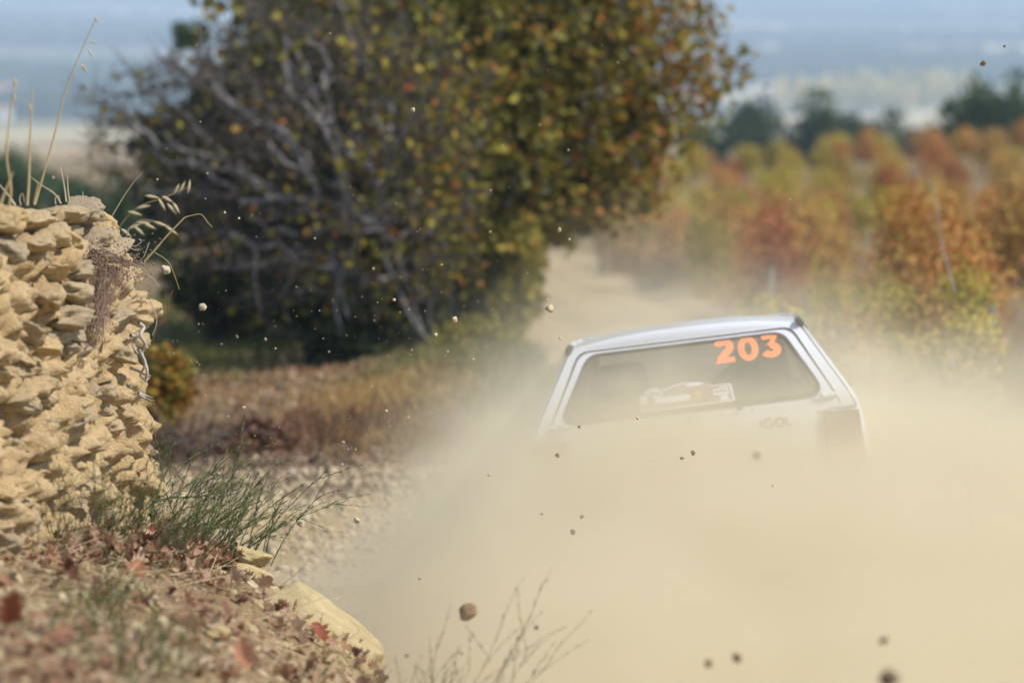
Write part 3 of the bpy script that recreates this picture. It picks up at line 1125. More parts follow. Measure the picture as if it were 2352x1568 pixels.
def vineyard():
    g = np.random.default_rng(43)
    trunks, fol = vine_meshes()
    names = list(fol)
    words = ['first', 'second', 'third', 'fourth', 'fifth', 'sixth', 'seventh', 'eighth', 'ninth', 'tenth', 'eleventh', 'twelfth']
    spots = []
    for row in range(-9, 14):
        y = 22.0
        k = 0
        while y < 60:
            x = 3.15 + 1.30 * row + .10 * (y - 28)
            rx = road_x(y)
            ok = x > rx + (1.7 if y < 42 else 1.35) and not (84 < y < 91) and not (121 < y < 125)
            px = 1176 + x / y * FPX
            if ok and px < 2352 + 60 * 30 / y * 1.6 and px > 1180:
                spots.append((row, y, x))
            y += 1.25 if y < 34 else 1.6
    for k, ty in enumerate((84, 90, 97, 105, 114, 124, 134)):
        spots += [(-4 - k, ty + g.normal(0, .8), x) for x in np.arange(.6 + .8 * (k % 2), 19, 1.5)]
    spots += [(-1, y, 2.55 + .1 * (y - 28)) for y in np.arange(23.5, 34, .9)]
    spots += [(-2, y, 2.20 + .1 * (y - 28)) for y in np.arange(24, 28, 1.0)] + [(-3, y, 3.0 + .1 * (y - 28)) for y in np.arange(23, 31, .9)]
    spots.sort(key=lambda s: s[1])
    counts = {}
    n = 0
    rest = []
    for row, y, x in spots:
        # those that the photo can show: first ones of each block and everything close
        counts[row] = counts.get(row, 0) + 1
        front = True
        px = 1176 + x / y * FPX
        x2, y2 = x + g.normal(0, .16), y + g.normal(0, .10)
        col = names[int(np.clip((.5 + .5 * math.sin(x2 * .9 + y2 * .23) + g.normal(0, .45)) * 4 // 1, 0, 3))]
        if g.random() < (.05 if y < 60 else .20):
            col = 'yellow green'
        if y < 34 and row < 0:
            col = 'yellow green' if g.random() < .7 else 'brown gold'
        if front and n < 298 and y < 138:
            rw = ordinal(row + 10) if row > -4 else ordinal(34 + row)
            z = H(x2, y2)
            t = thing('grapevine', '%s grapevine, %s plant from the near end of the %s row from the left' % (col, ordinal(counts[row]), rw), 'grapevine', (x2, y2, z), 'grapevines in the vineyard rows')
            s = g.uniform(.82, 1.1) * (.62 if (y < 34 and row < 0) else (.76 if y < 60 else .90))
            t.scale = (s * (1.18 if y > 60 else 1), s, s * g.uniform(.82, 1.0))
            t.rotation_euler = (0, 0, g.choice([0, math.pi]) + g.normal(0, .2))
            link('trunk', trunks[n % 3], t)
            link('foliage', fol[col][int(g.integers(3))], t, kind='stuff')
            n += 1
        else:
            rest.append((x2, y2, H(x2, y2), col))
    if rest:
        C, cm = [], []
        for x, y, z, col in rest:
            k = 210
            c = ellipsoids([((x, y, z + 1.0), (.42, .62, .55), 1)], k, g, .4)
            C.append(c)
            cm.append(np.full(k, names.index(col)))
        C, cm = np.concatenate(C), np.concatenate(cm)
        V, F = stamp(LEAF4, C, g.uniform(.12, .18, len(C)), rand_rot(len(C), g))
        obj('grapevine_rows', V, F, [m_v[q] for q in names], None, midx=np.repeat(cm, 2), kind='stuff', label='further grapevines of the rows up to the crest')
    # steel stakes of the near rows
    m_steel = plain('galvanised_steel', (.42, .40, .36), .7, .3)
    for k, (px, top, d, lean, lab) in enumerate(((2262, 708, 25.5, 3, 'tall grey steel stake standing nearest the right edge of the vines'), (1943, 750, 27, 1, 'thin grey stake just right of the car roof'), (2052, 655, 34, 2, 'short grey stake in the dark gap between red vines'),
                                                 (2005, 672, 36, -8, 'leaning grey stake in the dark gap between red vines'), (1768, 615, 36, 1, 'faint grey stake in the dust above the car roof'), (2195, 850, 25, 0, 'low grey stake in the dust, left of the tallest stake'),
                                                 (2300, 820, 24.5, -4, 'low leaning stake in the dust, right of the tallest stake'), (1382, 552, 55, 0, 'dark wooden stake under the lone vine by the road'), (2100, 800, 27, 2, 'low grey stake hidden half in dust and yellow leaves'))):
        p = W(px, top, d)
        z0 = H(p.x, p.y) - .1
        h = max(p.z - z0, .4)
        mb = MB().box((0, 0, h / 2), (.026, .026, h)).box((0, .012, h / 2), (.055, .004, h - .01))
        mb.box((0, 0, h + .004), (.04, .04, .008))
        mb.box((0, -.02, h * .55), (.05, .01, .02))
        o = mb.build('vineyard_stake', m_barkd if k == 7 else m_steel, None, label=lab, category='stake', group='stakes in the vineyard')
        o.location = (p.x, p.y, z0)
        o.rotation_euler = (0, R(lean), 0)
    # training wires along the first two rows
    mb = MB()
    for row in (0, 1):
        for hz in (.75, 1.2):
            pts = [(3.15 + 1.30 * row + .1 * (y - 28), y, H(3.15 + 1.30 * row + .1 * (y - 28), y) + hz) for y in np.arange(22, 80, 4.0)]
            V, F = tube(pts, .003, 4)
            mb.add(V, F)
    mb.build('training_wires', m_steel, None, kind='stuff', label='thin wires strung through the vine rows')


vineyard()

# ------------------------------------------------------------------ beyond the vineyard
def crown_mesh(name, g, n, size, mat, prof='round', clump=9):
    """leaf clumps on and in an uneven crown about 2 wide and 2 high, base at z = 0"""
    lob = [((g.normal() * .42, g.normal() * .42, .95 + g.normal() * .35), (g.uniform(.35, .6),) * 3, 1) for _ in range(clump)]
    if prof == 'tall':
        lob = [((g.normal() * .10, g.normal() * .10, z), (.26 * (1 - abs(z - .9) * .45),) * 2 + (.3,), 1) for z in np.linspace(.25, 1.85, 8)]
    C = ellipsoids(lob, n, g, .45)
    C = C[C[:, 2] > .05]
    V, F = stamp(LEAF4, C, g.uniform(.7, 1.3, len(C)) * size, rand_rot(len(C), g))
    return mesh_data(name, V, F, [mat])


def far_trees():
    g = np.random.default_rng(51)
    cr = [crown_mesh('crown', g, 1500, .16, m_pineg) for _ in range(4)]
    tv, tf = tube([(0, 0, -.3), (.02, 0, .3), (0, .02, .9)], [.07, .055, .03], 7)
    tk = mesh_data('trunk', tv, tf, [m_barkd], True)
    for k, (px, top, bot, wd, d, lab) in enumerate((
            (1625, 248, 330, 105, 200, 'dark evergreen bush just right of the autumn tree crown'), (1722, 236, 335, 95, 205, 'upright dark green tree behind the vineyard, second from the autumn tree'),
            (1868, 250, 335, 150, 200, 'broad round dark evergreen in the middle of the line behind the vineyard'), (1990, 268, 335, 110, 210, 'low dark green tree right of the broad round one'),
            (2125, 272, 330, 110, 260, 'small bluish dark tree half hidden behind the vines'), (2290, 205, 300, 190, 160, 'large olive dark tree on the crest at the right edge'),
            (2345, 215, 290, 120, 158, 'olive dark tree cut by the right edge of the frame'),
            (35, 345, 500, 190, 120, 'sunlit green hedge tree behind the top of the wall'), (200, 365, 520, 210, 110, 'dark green tree between the wall top and the bare shrub'), (120, 380, 520, 160, 128, 'green bush behind the grass stalks on the wall'),
            (330, 440, 600, 220, 75, 'shaded green bush behind the lower left of the bare shrub'), (432, 22, 110, 95, 60, 'dark green treetop puff showing beside the autumn tree at the top'))):
        p = W(px, bot, d)
        if k == 11:
            hgt = (bot - top) / FPX * d
            t = thing('tree', lab, 'tree', (p.x, p.y, H(p.x, p.y)))
            zc = p.z - H(p.x, p.y)
            c = link('crown', cr[0], t)
            c.location = (0, 0, zc - .1)
            c.scale = (wd / 2 / FPX * d, wd / 2 / FPX * d, hgt / 1.7)
            V, F = tube([(1.2, 0, 0), (.8, 0, zc * .6), (.1, 0, zc)], [.14, .10, .04], 7)
            obj('trunk', V, F, m_barkd, t, True)
            continue
        z0 = H(p.x, p.y)
        topz = W(px, top, d).z
        t = thing('evergreen_tree', lab, 'tree', (p.x, p.y, z0), 'trees beyond the vineyard' if k < 7 else 'green trees behind the wall')
        s = (topz - z0) / 1.85
        k_ = 1.35 if k < 7 else 1.0
        t.scale = (k_ * wd / 2 / FPX * d / .95, k_ * wd / 2 / FPX * d / .95, s * (1.10 if k < 7 else 1))
        t.rotation_euler = (0, 0, k * 1.3)
        link('crown', cr[k % 4], t, kind='stuff')
        link('trunk', tk, t)
    # poplars in gold, in a plantation on the plain
    pc = [crown_mesh('crown', g, 420, .20, m_poplar, 'tall') for _ in range(4)]
    n = 0
    w10 = 'first second third fourth fifth sixth seventh eighth ninth tenth'.split()
    for row in range(3):
        for k in range(14):
            px = 1800 + k * 33 + row * 9 + g.normal(0, 4)
            d = 1780 + row * 70
            p = W(px, 285, d)
            z0 = H(p.x, p.y)
            hh = g.uniform(12, 17)
            t = thing('poplar', '%s gold poplar from the left in the %s row on the valley floor' % ('%dth' % (k + 1) if k > 9 else w10[k], ('front', 'middle', 'back')[row]), 'tree', (p.x, p.y, z0), 'gold poplars on the valley floor')
            t.scale = (hh / 2 * 1.1, hh / 2 * 1.1, hh / 2)
            t.rotation_euler = (0, 0, g.uniform(0, 6))
            link('crown', pc[n % 4], t, kind='stuff')
            link('trunk', tk, t)
            n += 1
    # belts of wood across the plain
    C, S = [], []
    for d, x0, x1, h_, k in ((2350, -60, 150, 15, 150), (2500, 120, 330, 16, 240), (2700, 150, 360, 14, 160), (2600, 200, 240, 18, 60), (3100, -450, -230, 18, 200), (2300, -330, -210, 13, 120), (3300, 60, 460, 16, 300), (3900, -560, -300, 18, 160), (4300, 60, 600, 20, 260), (5200, -750, 760, 22, 420), (1850, -255, -135, 13, 170), (1650, -220, -160, 14, 140), (2020, -290, -160, 15, 220), (2300, 105, 300, 13, 260), (1700, 60, 120, 6, 40), (2150, 90, 130, 9, 40), (2050, -300, -240, 8, 50), (1960, 150, 200, 8, 40)):
        x = g.uniform(x0, x1, k)
        y = d + g.normal(0, 25, k)
        s = g.uniform(.6, 1.1, k) * h_ / 2
        C.append(np.stack([x, y, height(x, y) + s * .8], 1))
        S.append(np.stack([s * g.uniform(.8, 1.3, k), s, s], 1))
    C, S = np.concatenate(C), np.concatenate(S)
    V, F = ICO[1]
    V = V * (1 + .25 * vnoise(V * 2.2, 4))[:, None]
    v, f = stamp((V, F), C, S, flat_rot(len(C), .1))
    v = v + .35 * fbm(v / 3, 2, 9)[:, None] * 2
    m_wood = stone_mat('distant_wood', [(.015, .03, .018), (.03, .05, .03), (.05, .07, .04)], .2, False, .1, .1)
    obj('treeline', v, f, m_wood, None, True, kind='stuff', label='dark belts of wood across the hazy plain')
    # pale farm buildings far off on the left
    m_wallp = plain('pale_render', (.62, .56, .48), .9)
    m_roofp = plain('clay_roof', (.42, .24, .15), .9)
    m_winp = plain('dark_window', (.05, .05, .06), .4)
    for k, (px, py, d, wd, dp, hh, lab) in enumerate(((20, 262, 1900, 13, 10, 9, 'pale house with clay roof left of the tall grass stalk'), (60, 275, 1880, 9, 8, 6, 'small pale house right of the pale house with clay roof'), (5, 318, 1500, 7, 6, 6, 'white house nearest, at the left edge behind the hedge'))):
        p = W(px, py, d)
        z0 = H(p.x, p.y)
        t = thing('house', lab, 'house', (p.x, p.y, z0), 'pale houses on the plain')
        MB().box((0, 0, hh / 2), (wd, dp, hh)).build('wall', m_wallp if k < 2 else m_wprint_far(), t)
        V = [(-wd * .55, -dp * .56, hh), (wd * .55, -dp * .56, hh), (wd * .55, dp * .56, hh), (-wd * .55, dp * .56, hh), (-wd * .55, 0, hh * 1.3), (wd * .55, 0, hh * 1.3)]
        obj('roof', V, [(0, 1, 5, 4), (2, 3, 4, 5), (0, 4, 3), (1, 2, 5), (0, 3, 2, 1)], m_roofp, t)
        for q in range(3):
            MB().box((-wd * .3 + q * wd * .3, -dp / 2 - .03, hh * .6), (wd * .1, .06, hh * .2)).build('window', m_winp, t)


def m_wprint_far():
    return plain('white_render', (.80, .79, .76), .9)


far_trees()

# ------------------------------------------------------------------ grass, weeds and debris in the middle distance
BLADE = (np.array([[-.5, 0, 0], [.5, 0, 0], [.30, .04, .55], [-.30, .04, .55], [0, .18, 1.0]]), [(0, 1, 2), (0, 2, 3), (3, 2, 4)])
BLADE = (BLADE[0], np.array(BLADE[1]))


def blades(x, y, hgt, wid, mat, name, lean=(0, 0), z=None, parent=None, o=(0, 0, 0), spread=.35, **props):
    n = len(x)
    z = height(x, y) - .02 if z is None else z
    Mx = flat_rot(n, spread)
    S = np.stack([np.full(n, wid) * rng.uniform(.6, 1.3, n), hgt * .6, hgt], 1)
    V, F = stamp(BLADE, np.stack([x, y, z], 1), S, Mx)
    V = V.reshape(n, 5, 3)
    V[:, 2:4, 0] += (np.asarray(lean[0]) * hgt * .35)[:, None]
    V[:, 4, 0] += lean[0] * hgt
    V[:, 4, 1] += lean[1] * hgt
    V = V.reshape(-1, 3) - np.array(o)
    return obj(name, V, F, mat, parent, kind='stuff', **props)


def gx(px, py, rx, ry, d, dd, n, g):
    """positions on the ground round a pixel at distance d"""
    p = W(px, py, d)
    u = g.normal(size=(n, 2)) * .5
    return p.x + u[:, 0] * rx / FPX * d, p.y + u[:, 1] * dd


def middle():
    g = np.random.default_rng(61)
    # mound: golden grass in front, green-yellow above
    for (px, py, rx, d, dd, n, hmin, hmax, mt, nm) in (
            (960, 905, 260, 28.3, 1.3, 6500, .06, .17, m_grassy, 'golden_grass'), (1130, 850, 260, 30.2, 2.2, 9000, .06, .17, m_grassg, 'green_grass'),
            (1200, 900, 200, 28, 2.0, 2600, .10, .24, m_grassg, 'green_grass'), (740, 960, 260, 26.5, 1.6, 2600, .08, .2, m_rustw, 'rust_weeds'), (1000, 960, 300, 26, 1.4, 2200, .08, .2, m_grassy, 'golden_grass'),
            (450, 830, 230, 35, 4, 5200, .05, .16, m_grassg, 'green_grass'), (560, 700, 300, 42, 5, 2600, .15, .4, m_grassg, 'green_grass'),
            (1380, 600, 250, 52, 6, 2500, .10, .25, m_grassy, 'golden_grass'), (1600, 640, 250, 42, 8, 3500, .12, .32, m_grassy, 'golden_grass'), (1800, 760, 250, 30, 6, 3000, .15, .40, m_grassy, 'golden_grass'),
            (2150, 850, 300, 26, 4, 3000, .15, .45, m_grassg, 'green_grass'), (420, 960, 140, 25.5, 1.2, 1500, .1, .35, m_rustw, 'rust_weeds')):
        x, y = gx(px, py, rx, 0, d, dd, n, g)
        k = np.abs(x - road_x(y)) > 1.2
        k &= fbm(np.stack([x * 2.1, y * .9, x * 0], 1), 3, 14) > g.uniform(-.75, .35, len(x))
        x, y = x[k], y[k]
        h_ = g.uniform(hmin, hmax, len(x))
        blades(x, y, h_, .012 * (d / 20), mt, nm, lean=(g.normal(.15, .3, len(x)), 0), spread=.55)
    x, y = gx(520, 900, 520, 0, 32, 5.0, 4200, g)
    v, f = stamp(LEAF4, np.stack([x, y, height(x, y) + .01], 1), g.uniform(.03, .08, 4200), flat_rot(4200, .6))
    obj('fallen_leaves', v, f, m_litter, None, kind='stuff')
    x, y = gx(480, 900, 420, 0, 31, 4.0, 4200, g)
    blades(x, y, g.uniform(.04, .12, len(x)), .018, m_grassy, 'dry_grass', lean=(g.normal(.1, .4, len(x)), 0), spread=.7)
    # rusty bush beside the pile
    for k, (px, py, rx, ry, d, n, sz, mts, lab, nm) in enumerate((
            (600, 1000, 80, 40, 25.3, 1500, .055, [m_rustw], 'low rusty brown bush behind the gravel track', 'rusty_bush'),
            (385, 870, 62, 85, 27.5, 800, .065, [m_l_yellow, m_l_orange], 'yellow leafed bush beside the wall edge', 'yellow_bush'),
            (350, 960, 60, 40, 26, 300, .05, [m_l_yellow, m_rustw], 'thin yellow and brown weed at the foot of the yellow bush', 'dry_weed'),
            (890, 952, 35, 14, 28.4, 260, .04, [m_rustw], 'small dark weed clump on the verge left of the dust', 'dark_weed'),
            (1500, 590, 120, 60, 48, 900, .07, [m_rustw, m_grassy], 'dusty brown scrub on the far side of the road', 'dusty_scrub'),
            (1420, 500, 80, 55, 56, 900, .10, [m_l_yellow, m_l_olive], 'green and yellow vine standing alone by the road bend', 'lone_vine'),
            (1100, 770, 110, 45, 31, 1300, .05, [m_l_yellow, m_l_olive], 'yellow green weeds on top of the grass mound', 'mound_weeds'))):
        E = [pe(px, py, rx, ry, d, rx / FPX * d * .7, 2), pe(px + rx * .4, py + ry * .4, rx * .6, ry * .6, d, .25, 1), pe(px - rx * .4, py + ry * .3, rx * .6, ry * .6, d, .25, 1)]
        C = ellipsoids(E, n, g, .5)
        b = C.mean(0)
        b[2] = H(b[0], b[1])
        t = thing(nm, lab, 'bush' if k in (0, 1, 4) else ('grapevine' if k == 5 else 'weed'), tuple(b))
        leafy(t, 'foliage', to_local(C, b), sz, mts, g.integers(0, len(mts), len(C)), g=g, kind='stuff')
        q = C[g.choice(len(C), 90)]
        o_ = np.tile(b, (90, 1)) + g.normal(0, rx / FPX * d * .25, (90, 3)) * (1, .6, 0)
        V, F = segs_mesh(to_local(o_, b), to_local(q, b), np.full(90, .004), np.full(90, .002), 3)
        obj('stems', V, F, m_twigr if k < 5 else m_barkd, t, kind='stuff')
    # pile of dead branches between wall and track
    b = W(440, 1060, 24.8)
    b.z = H(b.x, b.y)
    t = thing('dead_branches', 'heap of dead grey branches lying on dark soil beside the wall', 'brushwood', tuple(b))
    for k in range(60):
        a = g.uniform(-.5, .5) + (math.pi if g.random() < .5 else 0)
        c = Vector((g.normal(0, .33), g.normal(0, .55), abs(g.normal(0, .05)) + .02))
        L = g.uniform(.15, .7)
        pts = [c + Vector((math.cos(a) * L * (s - .5), math.sin(a) * L * (s - .5) * 1.5, .10 * math.sin(s * 3 + k) + g.normal(0, .012))) for s in (0, .3, .65, 1)]
        V, F = tube(smooth_path(pts, 3), np.linspace(g.uniform(.004, .011), .004, 10), 5)
        obj('branch', V, F, m_dead if k % 4 else m_twig, t, True)
    # soil clods and stones in and around the heap
    x, y = gx(520, 1060, 330, 0, 24.8, 1.3, 900, g)
    V0, F0 = rock(1, 5, .3, .3)
    S = g.uniform(.008, .035, (900, 1)) * g.uniform(.6, 1.2, (900, 3))
    v, f = stamp((V0, F0), np.stack([x, y, height(x, y)], 1), S, rand_rot(900, g))
    obj('soil_clods', v, f, m_flyd, None, kind='stuff')
    x, y = gx(700, 1060, 420, 0, 24.6, 1.4, 700, g)
    leafs = stamp(LEAF4, np.stack([x, y, height(x, y) + .01], 1), g.uniform(.03, .06, 700), flat_rot(700, .5))
    obj('fallen_leaves', leafs[0], leafs[1], m_litter, None, kind='stuff')
    # litter and leaves under the vines
    x = g.uniform(2.6, 9, 5000)
    y = g.uniform(23, 70, 5000)
    leafs = stamp(LEAF4, np.stack([x, y, height(x, y) + .01], 1), g.uniform(.06, .11, 5000), flat_rot(5000, .4))
    obj('fallen_leaves', leafs[0], leafs[1], m_v['orange'], None, kind='stuff')
    # dry brush hanging in the dust right of the side track
    x = g.uniform(-.1, 1.1, 1500)
    y = g.uniform(22, 26, 1500)
    k = np.abs(x - road_x(y)) > 1.0
    blades(x[k], y[k], g.uniform(.06, .16, k.sum()), .012, m_rustw, 'rust_weeds')


middle()

# ------------------------------------------------------------------ the rally car
m_paint = plain('white_paint', (.74, .76, .80), .28, .5, Coat_Weight=.6, Coat_Roughness=.08)
m_rubber = plain('black_rubber', (.018, .018, .02), .6)
m_plast = plain('grey_plastic', (.05, .055, .06), .5)
m_trim = plain('dark_interior', (.03, .032, .036), .8)
m_bar = plain('roll_bar', (.06, .06, .065), .4)
m_orange = plain('fluorescent_orange_print', (1.0, .29, .10), .6, .2)
m_wprint = plain('white_print', (.82, .82, .84), .5)
m_bprint = plain('black_print', (.03, .03, .035), .5)
m_rprint = plain('faded_red_print', (.36, .25, .21), .5)
m_yprint = plain('yellow_print', (.70, .48, .08), .5)
m_gprint = plain('green_print', (.10, .28, .10), .5)
m_brprint = plain('brown_print', (.33, .25, .20), .5)
m_redlamp = plain('hazed_red_lamp', (.20, .085, .06), .15, .5)  # red muted: the haze of airborne dust is put into the colour
m_amber = plain('hazed_amber_lamp', (.30, .18, .08), .15, .5)  # amber muted the same way, dust haze in its colour
m_rim = plain('wheel_rim', (.55, .55, .56), .4, .5)
m_tyre = plain('tyre_rubber', (.025, .023, .02), .9)


def glass_mat():
    """thin tinted glass under a film of dust"""
    m, nt, b = M('dusty_glass', .05, .5)
    g = nt.nodes.new('ShaderNodeBsdfTransparent')
    g.inputs[0].default_value = (.72, .75, .76, 1)
    gl = nt.nodes.new('ShaderNodeBsdfGlossy')
    gl.inputs['Roughness'].default_value = .08
    lw = nt.nodes.new('ShaderNodeFresnel')
    lw.inputs[0].default_value = 1.5
    m1 = nt.nodes.new('ShaderNodeMixShader')
    nt.links.new(lw.outputs[0], m1.inputs[0])
    nt.links.new(g.outputs[0], m1.inputs[1])
    nt.links.new(gl.outputs[0], m1.inputs[2])
    b.inputs['Base Color'].default_value = (.42, .35, .26, 1)
    b.inputs['Roughness'].default_value = .95
    m2 = nt.nodes.new('ShaderNodeMixShader')
    n = noise(nt, 7, 5, .6, coord(nt))
    nt.links.new(mth(nt, 'MULTIPLY_ADD', n, .30, .06), m2.inputs[0])
    nt.links.new(m1.outputs[0], m2.inputs[1])
    nt.links.new(b.outputs[0], m2.inputs[2])
    nt.links.new(m2.outputs[0], nt.nodes['Material Output'].inputs['Surface'])
    return m


m_glass = glass_mat()


def fl(*a):
    return [float(v) for v in np.linspace(*a)]


def trap(xb, zb, xt, zt, r, na=6, ne=6):
    """rounded trapezoid loop in (x, z), counter-clockwise from the lower left corner"""
    C = [(-xb, zb), (xb, zb), (xt, zt), (-xt, zt)]
    arcs = []
    for i in range(4):
        p0, p1, p2 = Vector(C[i - 1]), Vector(C[i]), Vector(C[(i + 1) % 4])
        a, b = (p0 - p1).normalized(), (p2 - p1).normalized()
        rr = r if not isinstance(r, (list, tuple)) else r[i]
        q0, q2 = p1 + a * rr, p1 + b * rr
        arcs.append([(1 - t) ** 2 * q0 + 2 * t * (1 - t) * p1 + t * t * q2 for t in fl(0, 1, na)])
    L = []
    for i in range(4):
        L += arcs[i]
        e0, e1 = arcs[i][-1], arcs[(i + 1) % 4][0]
        L += [e0.lerp(e1, t) for t in fl(0, 1, ne + 2)[1:-1]]
    return np.array([tuple(p) for p in L])


def ring(outer, inner, surf, steps=2):
    n = len(outer)
    V, F = [], []
    for k in range(steps + 1):
        P = outer + (inner - outer) * k / steps
        V += [surf(*p) for p in P]
    for k in range(steps):
        for i in range(n):
            j = (i + 1) % n
            F.append((k * n + i, k * n + j, (k + 1) * n + j, (k + 1) * n + i))
    return np.array([tuple(v) for v in V]), F


def disc(loop, surf, steps=4):
    """a filled loop as rings that shrink to the centre"""
    c = loop.mean(0)
    n = len(loop)
    V, F = [], []
    for k in range(steps):
        P = c + (loop - c) * (1 - k / steps)
        V += [surf(*p) for p in P]
    V.append(surf(*c))
    for k in range(steps - 1):
        for i in range(n):
            j = (i + 1) % n
            F.append((k * n + i, k * n + j, (k + 1) * n + j, (k + 1) * n + i))
    for i in range(n):
        F.append(((steps - 1) * n + i, (steps - 1) * n + (i + 1) % n, steps * n))
    return np.array([tuple(v) for v in V]), F


def hwf(z):
    return float(np.interp(z, [.15, .30, .45, .60, .75, .86, .93, 1.31, 1.345], [.74, .775, .785, .79, .785, .765, .738, .558, .535]))


def yrf(z):
    return float(np.interp(z, [.15, .30, .45, .60, .90, .95, 1.31, 1.36], [.02, -.02, .03, .05, .10, .125, .44, .49]))


def rear(x, z, off=0.0):
    return Vector((x, yrf(z) + .055 * (x / .7) ** 2 - off, z))


def ribbon(path, hw):
    """flat stroke along a path in the plane"""
    P = np.array(path, float)
    T = np.gradient(P, axis=0)
    T /= np.linalg.norm(T, axis=1)[:, None]
    N = np.stack([-T[:, 1], T[:, 0]], 1)
    n = len(P)
    hw = np.broadcast_to(hw, (n,))[:, None]
    V = np.concatenate([P + N * hw, P - N * hw])
    return V, [(i, i + 1, n + i + 1, n + i) for i in range(n - 1)]


def arc(cx, cy, rx, ry, a0, a1, n=20):
    a = np.radians(np.linspace(a0, a1, n))
    return [(cx + rx * math.cos(t), cy + ry * math.sin(t)) for t in a]


def digit(ch):
    """heavy numerals in a box .74 wide and 1 high: list of (V2, faces)"""
    if ch == '0':
        a = np.radians(np.linspace(0, 360, 41))[:-1]
        o = np.stack([.39 + .40 * np.cos(a), .5 + .53 * np.sin(a)], 1)
        i = np.stack([.39 + .135 * np.cos(a), .5 + .27 * np.sin(a)], 1)
        V = np.concatenate([o, i])
        return [(V, [(k, (k + 1) % 40, 40 + (k + 1) % 40, 40 + k) for k in range(40)])]
    if ch == '2':
        p = arc(.36, .70, .25, .205, 168, -28, 20) + [(.50, .50), (.36, .36), (.16, .14)]
        V, F = ribbon(p, [.145] * 20 + [.15, .155, .15])
        return [(V, F), (np.array([(-.02, 0), (.74, 0), (.74, .24), (.10, .24)]), [(0, 1, 2, 3)])]
    p = arc(.35, .33, .26, .20, 95, -160, 22)
    V, F = ribbon(p, .145)
    return [(V, F), (np.array([(.06, .79), (.62, .79), (.74, 1.0), (.06, 1.0)]), [(0, 1, 2, 3)]),
            (np.array([(.43, .79), (.74, 1.0), (.47, .52), (.20, .52), (.24, .56)]), [(0, 1, 2, 3, 4)])]


def print_text(txt, x0, z0, h, wd, off, shear=0.0, gap=.86):
    V, F, n = [], [], 0
    for i, ch in enumerate(txt):
        for k, (v, f) in enumerate(digit(ch)):
            v = np.asarray(v)
            X = x0 + (i * gap + v[:, 0]) * wd + shear * v[:, 1] * h
            Z = z0 + v[:, 1] * h
            V += [rear(a, b, off + .0006 * k) for a, b in zip(X, Z)]
            F += [tuple(q + n for q in g_) for g_ in f]
            n += len(v)
    return [tuple(v) for v in V], F


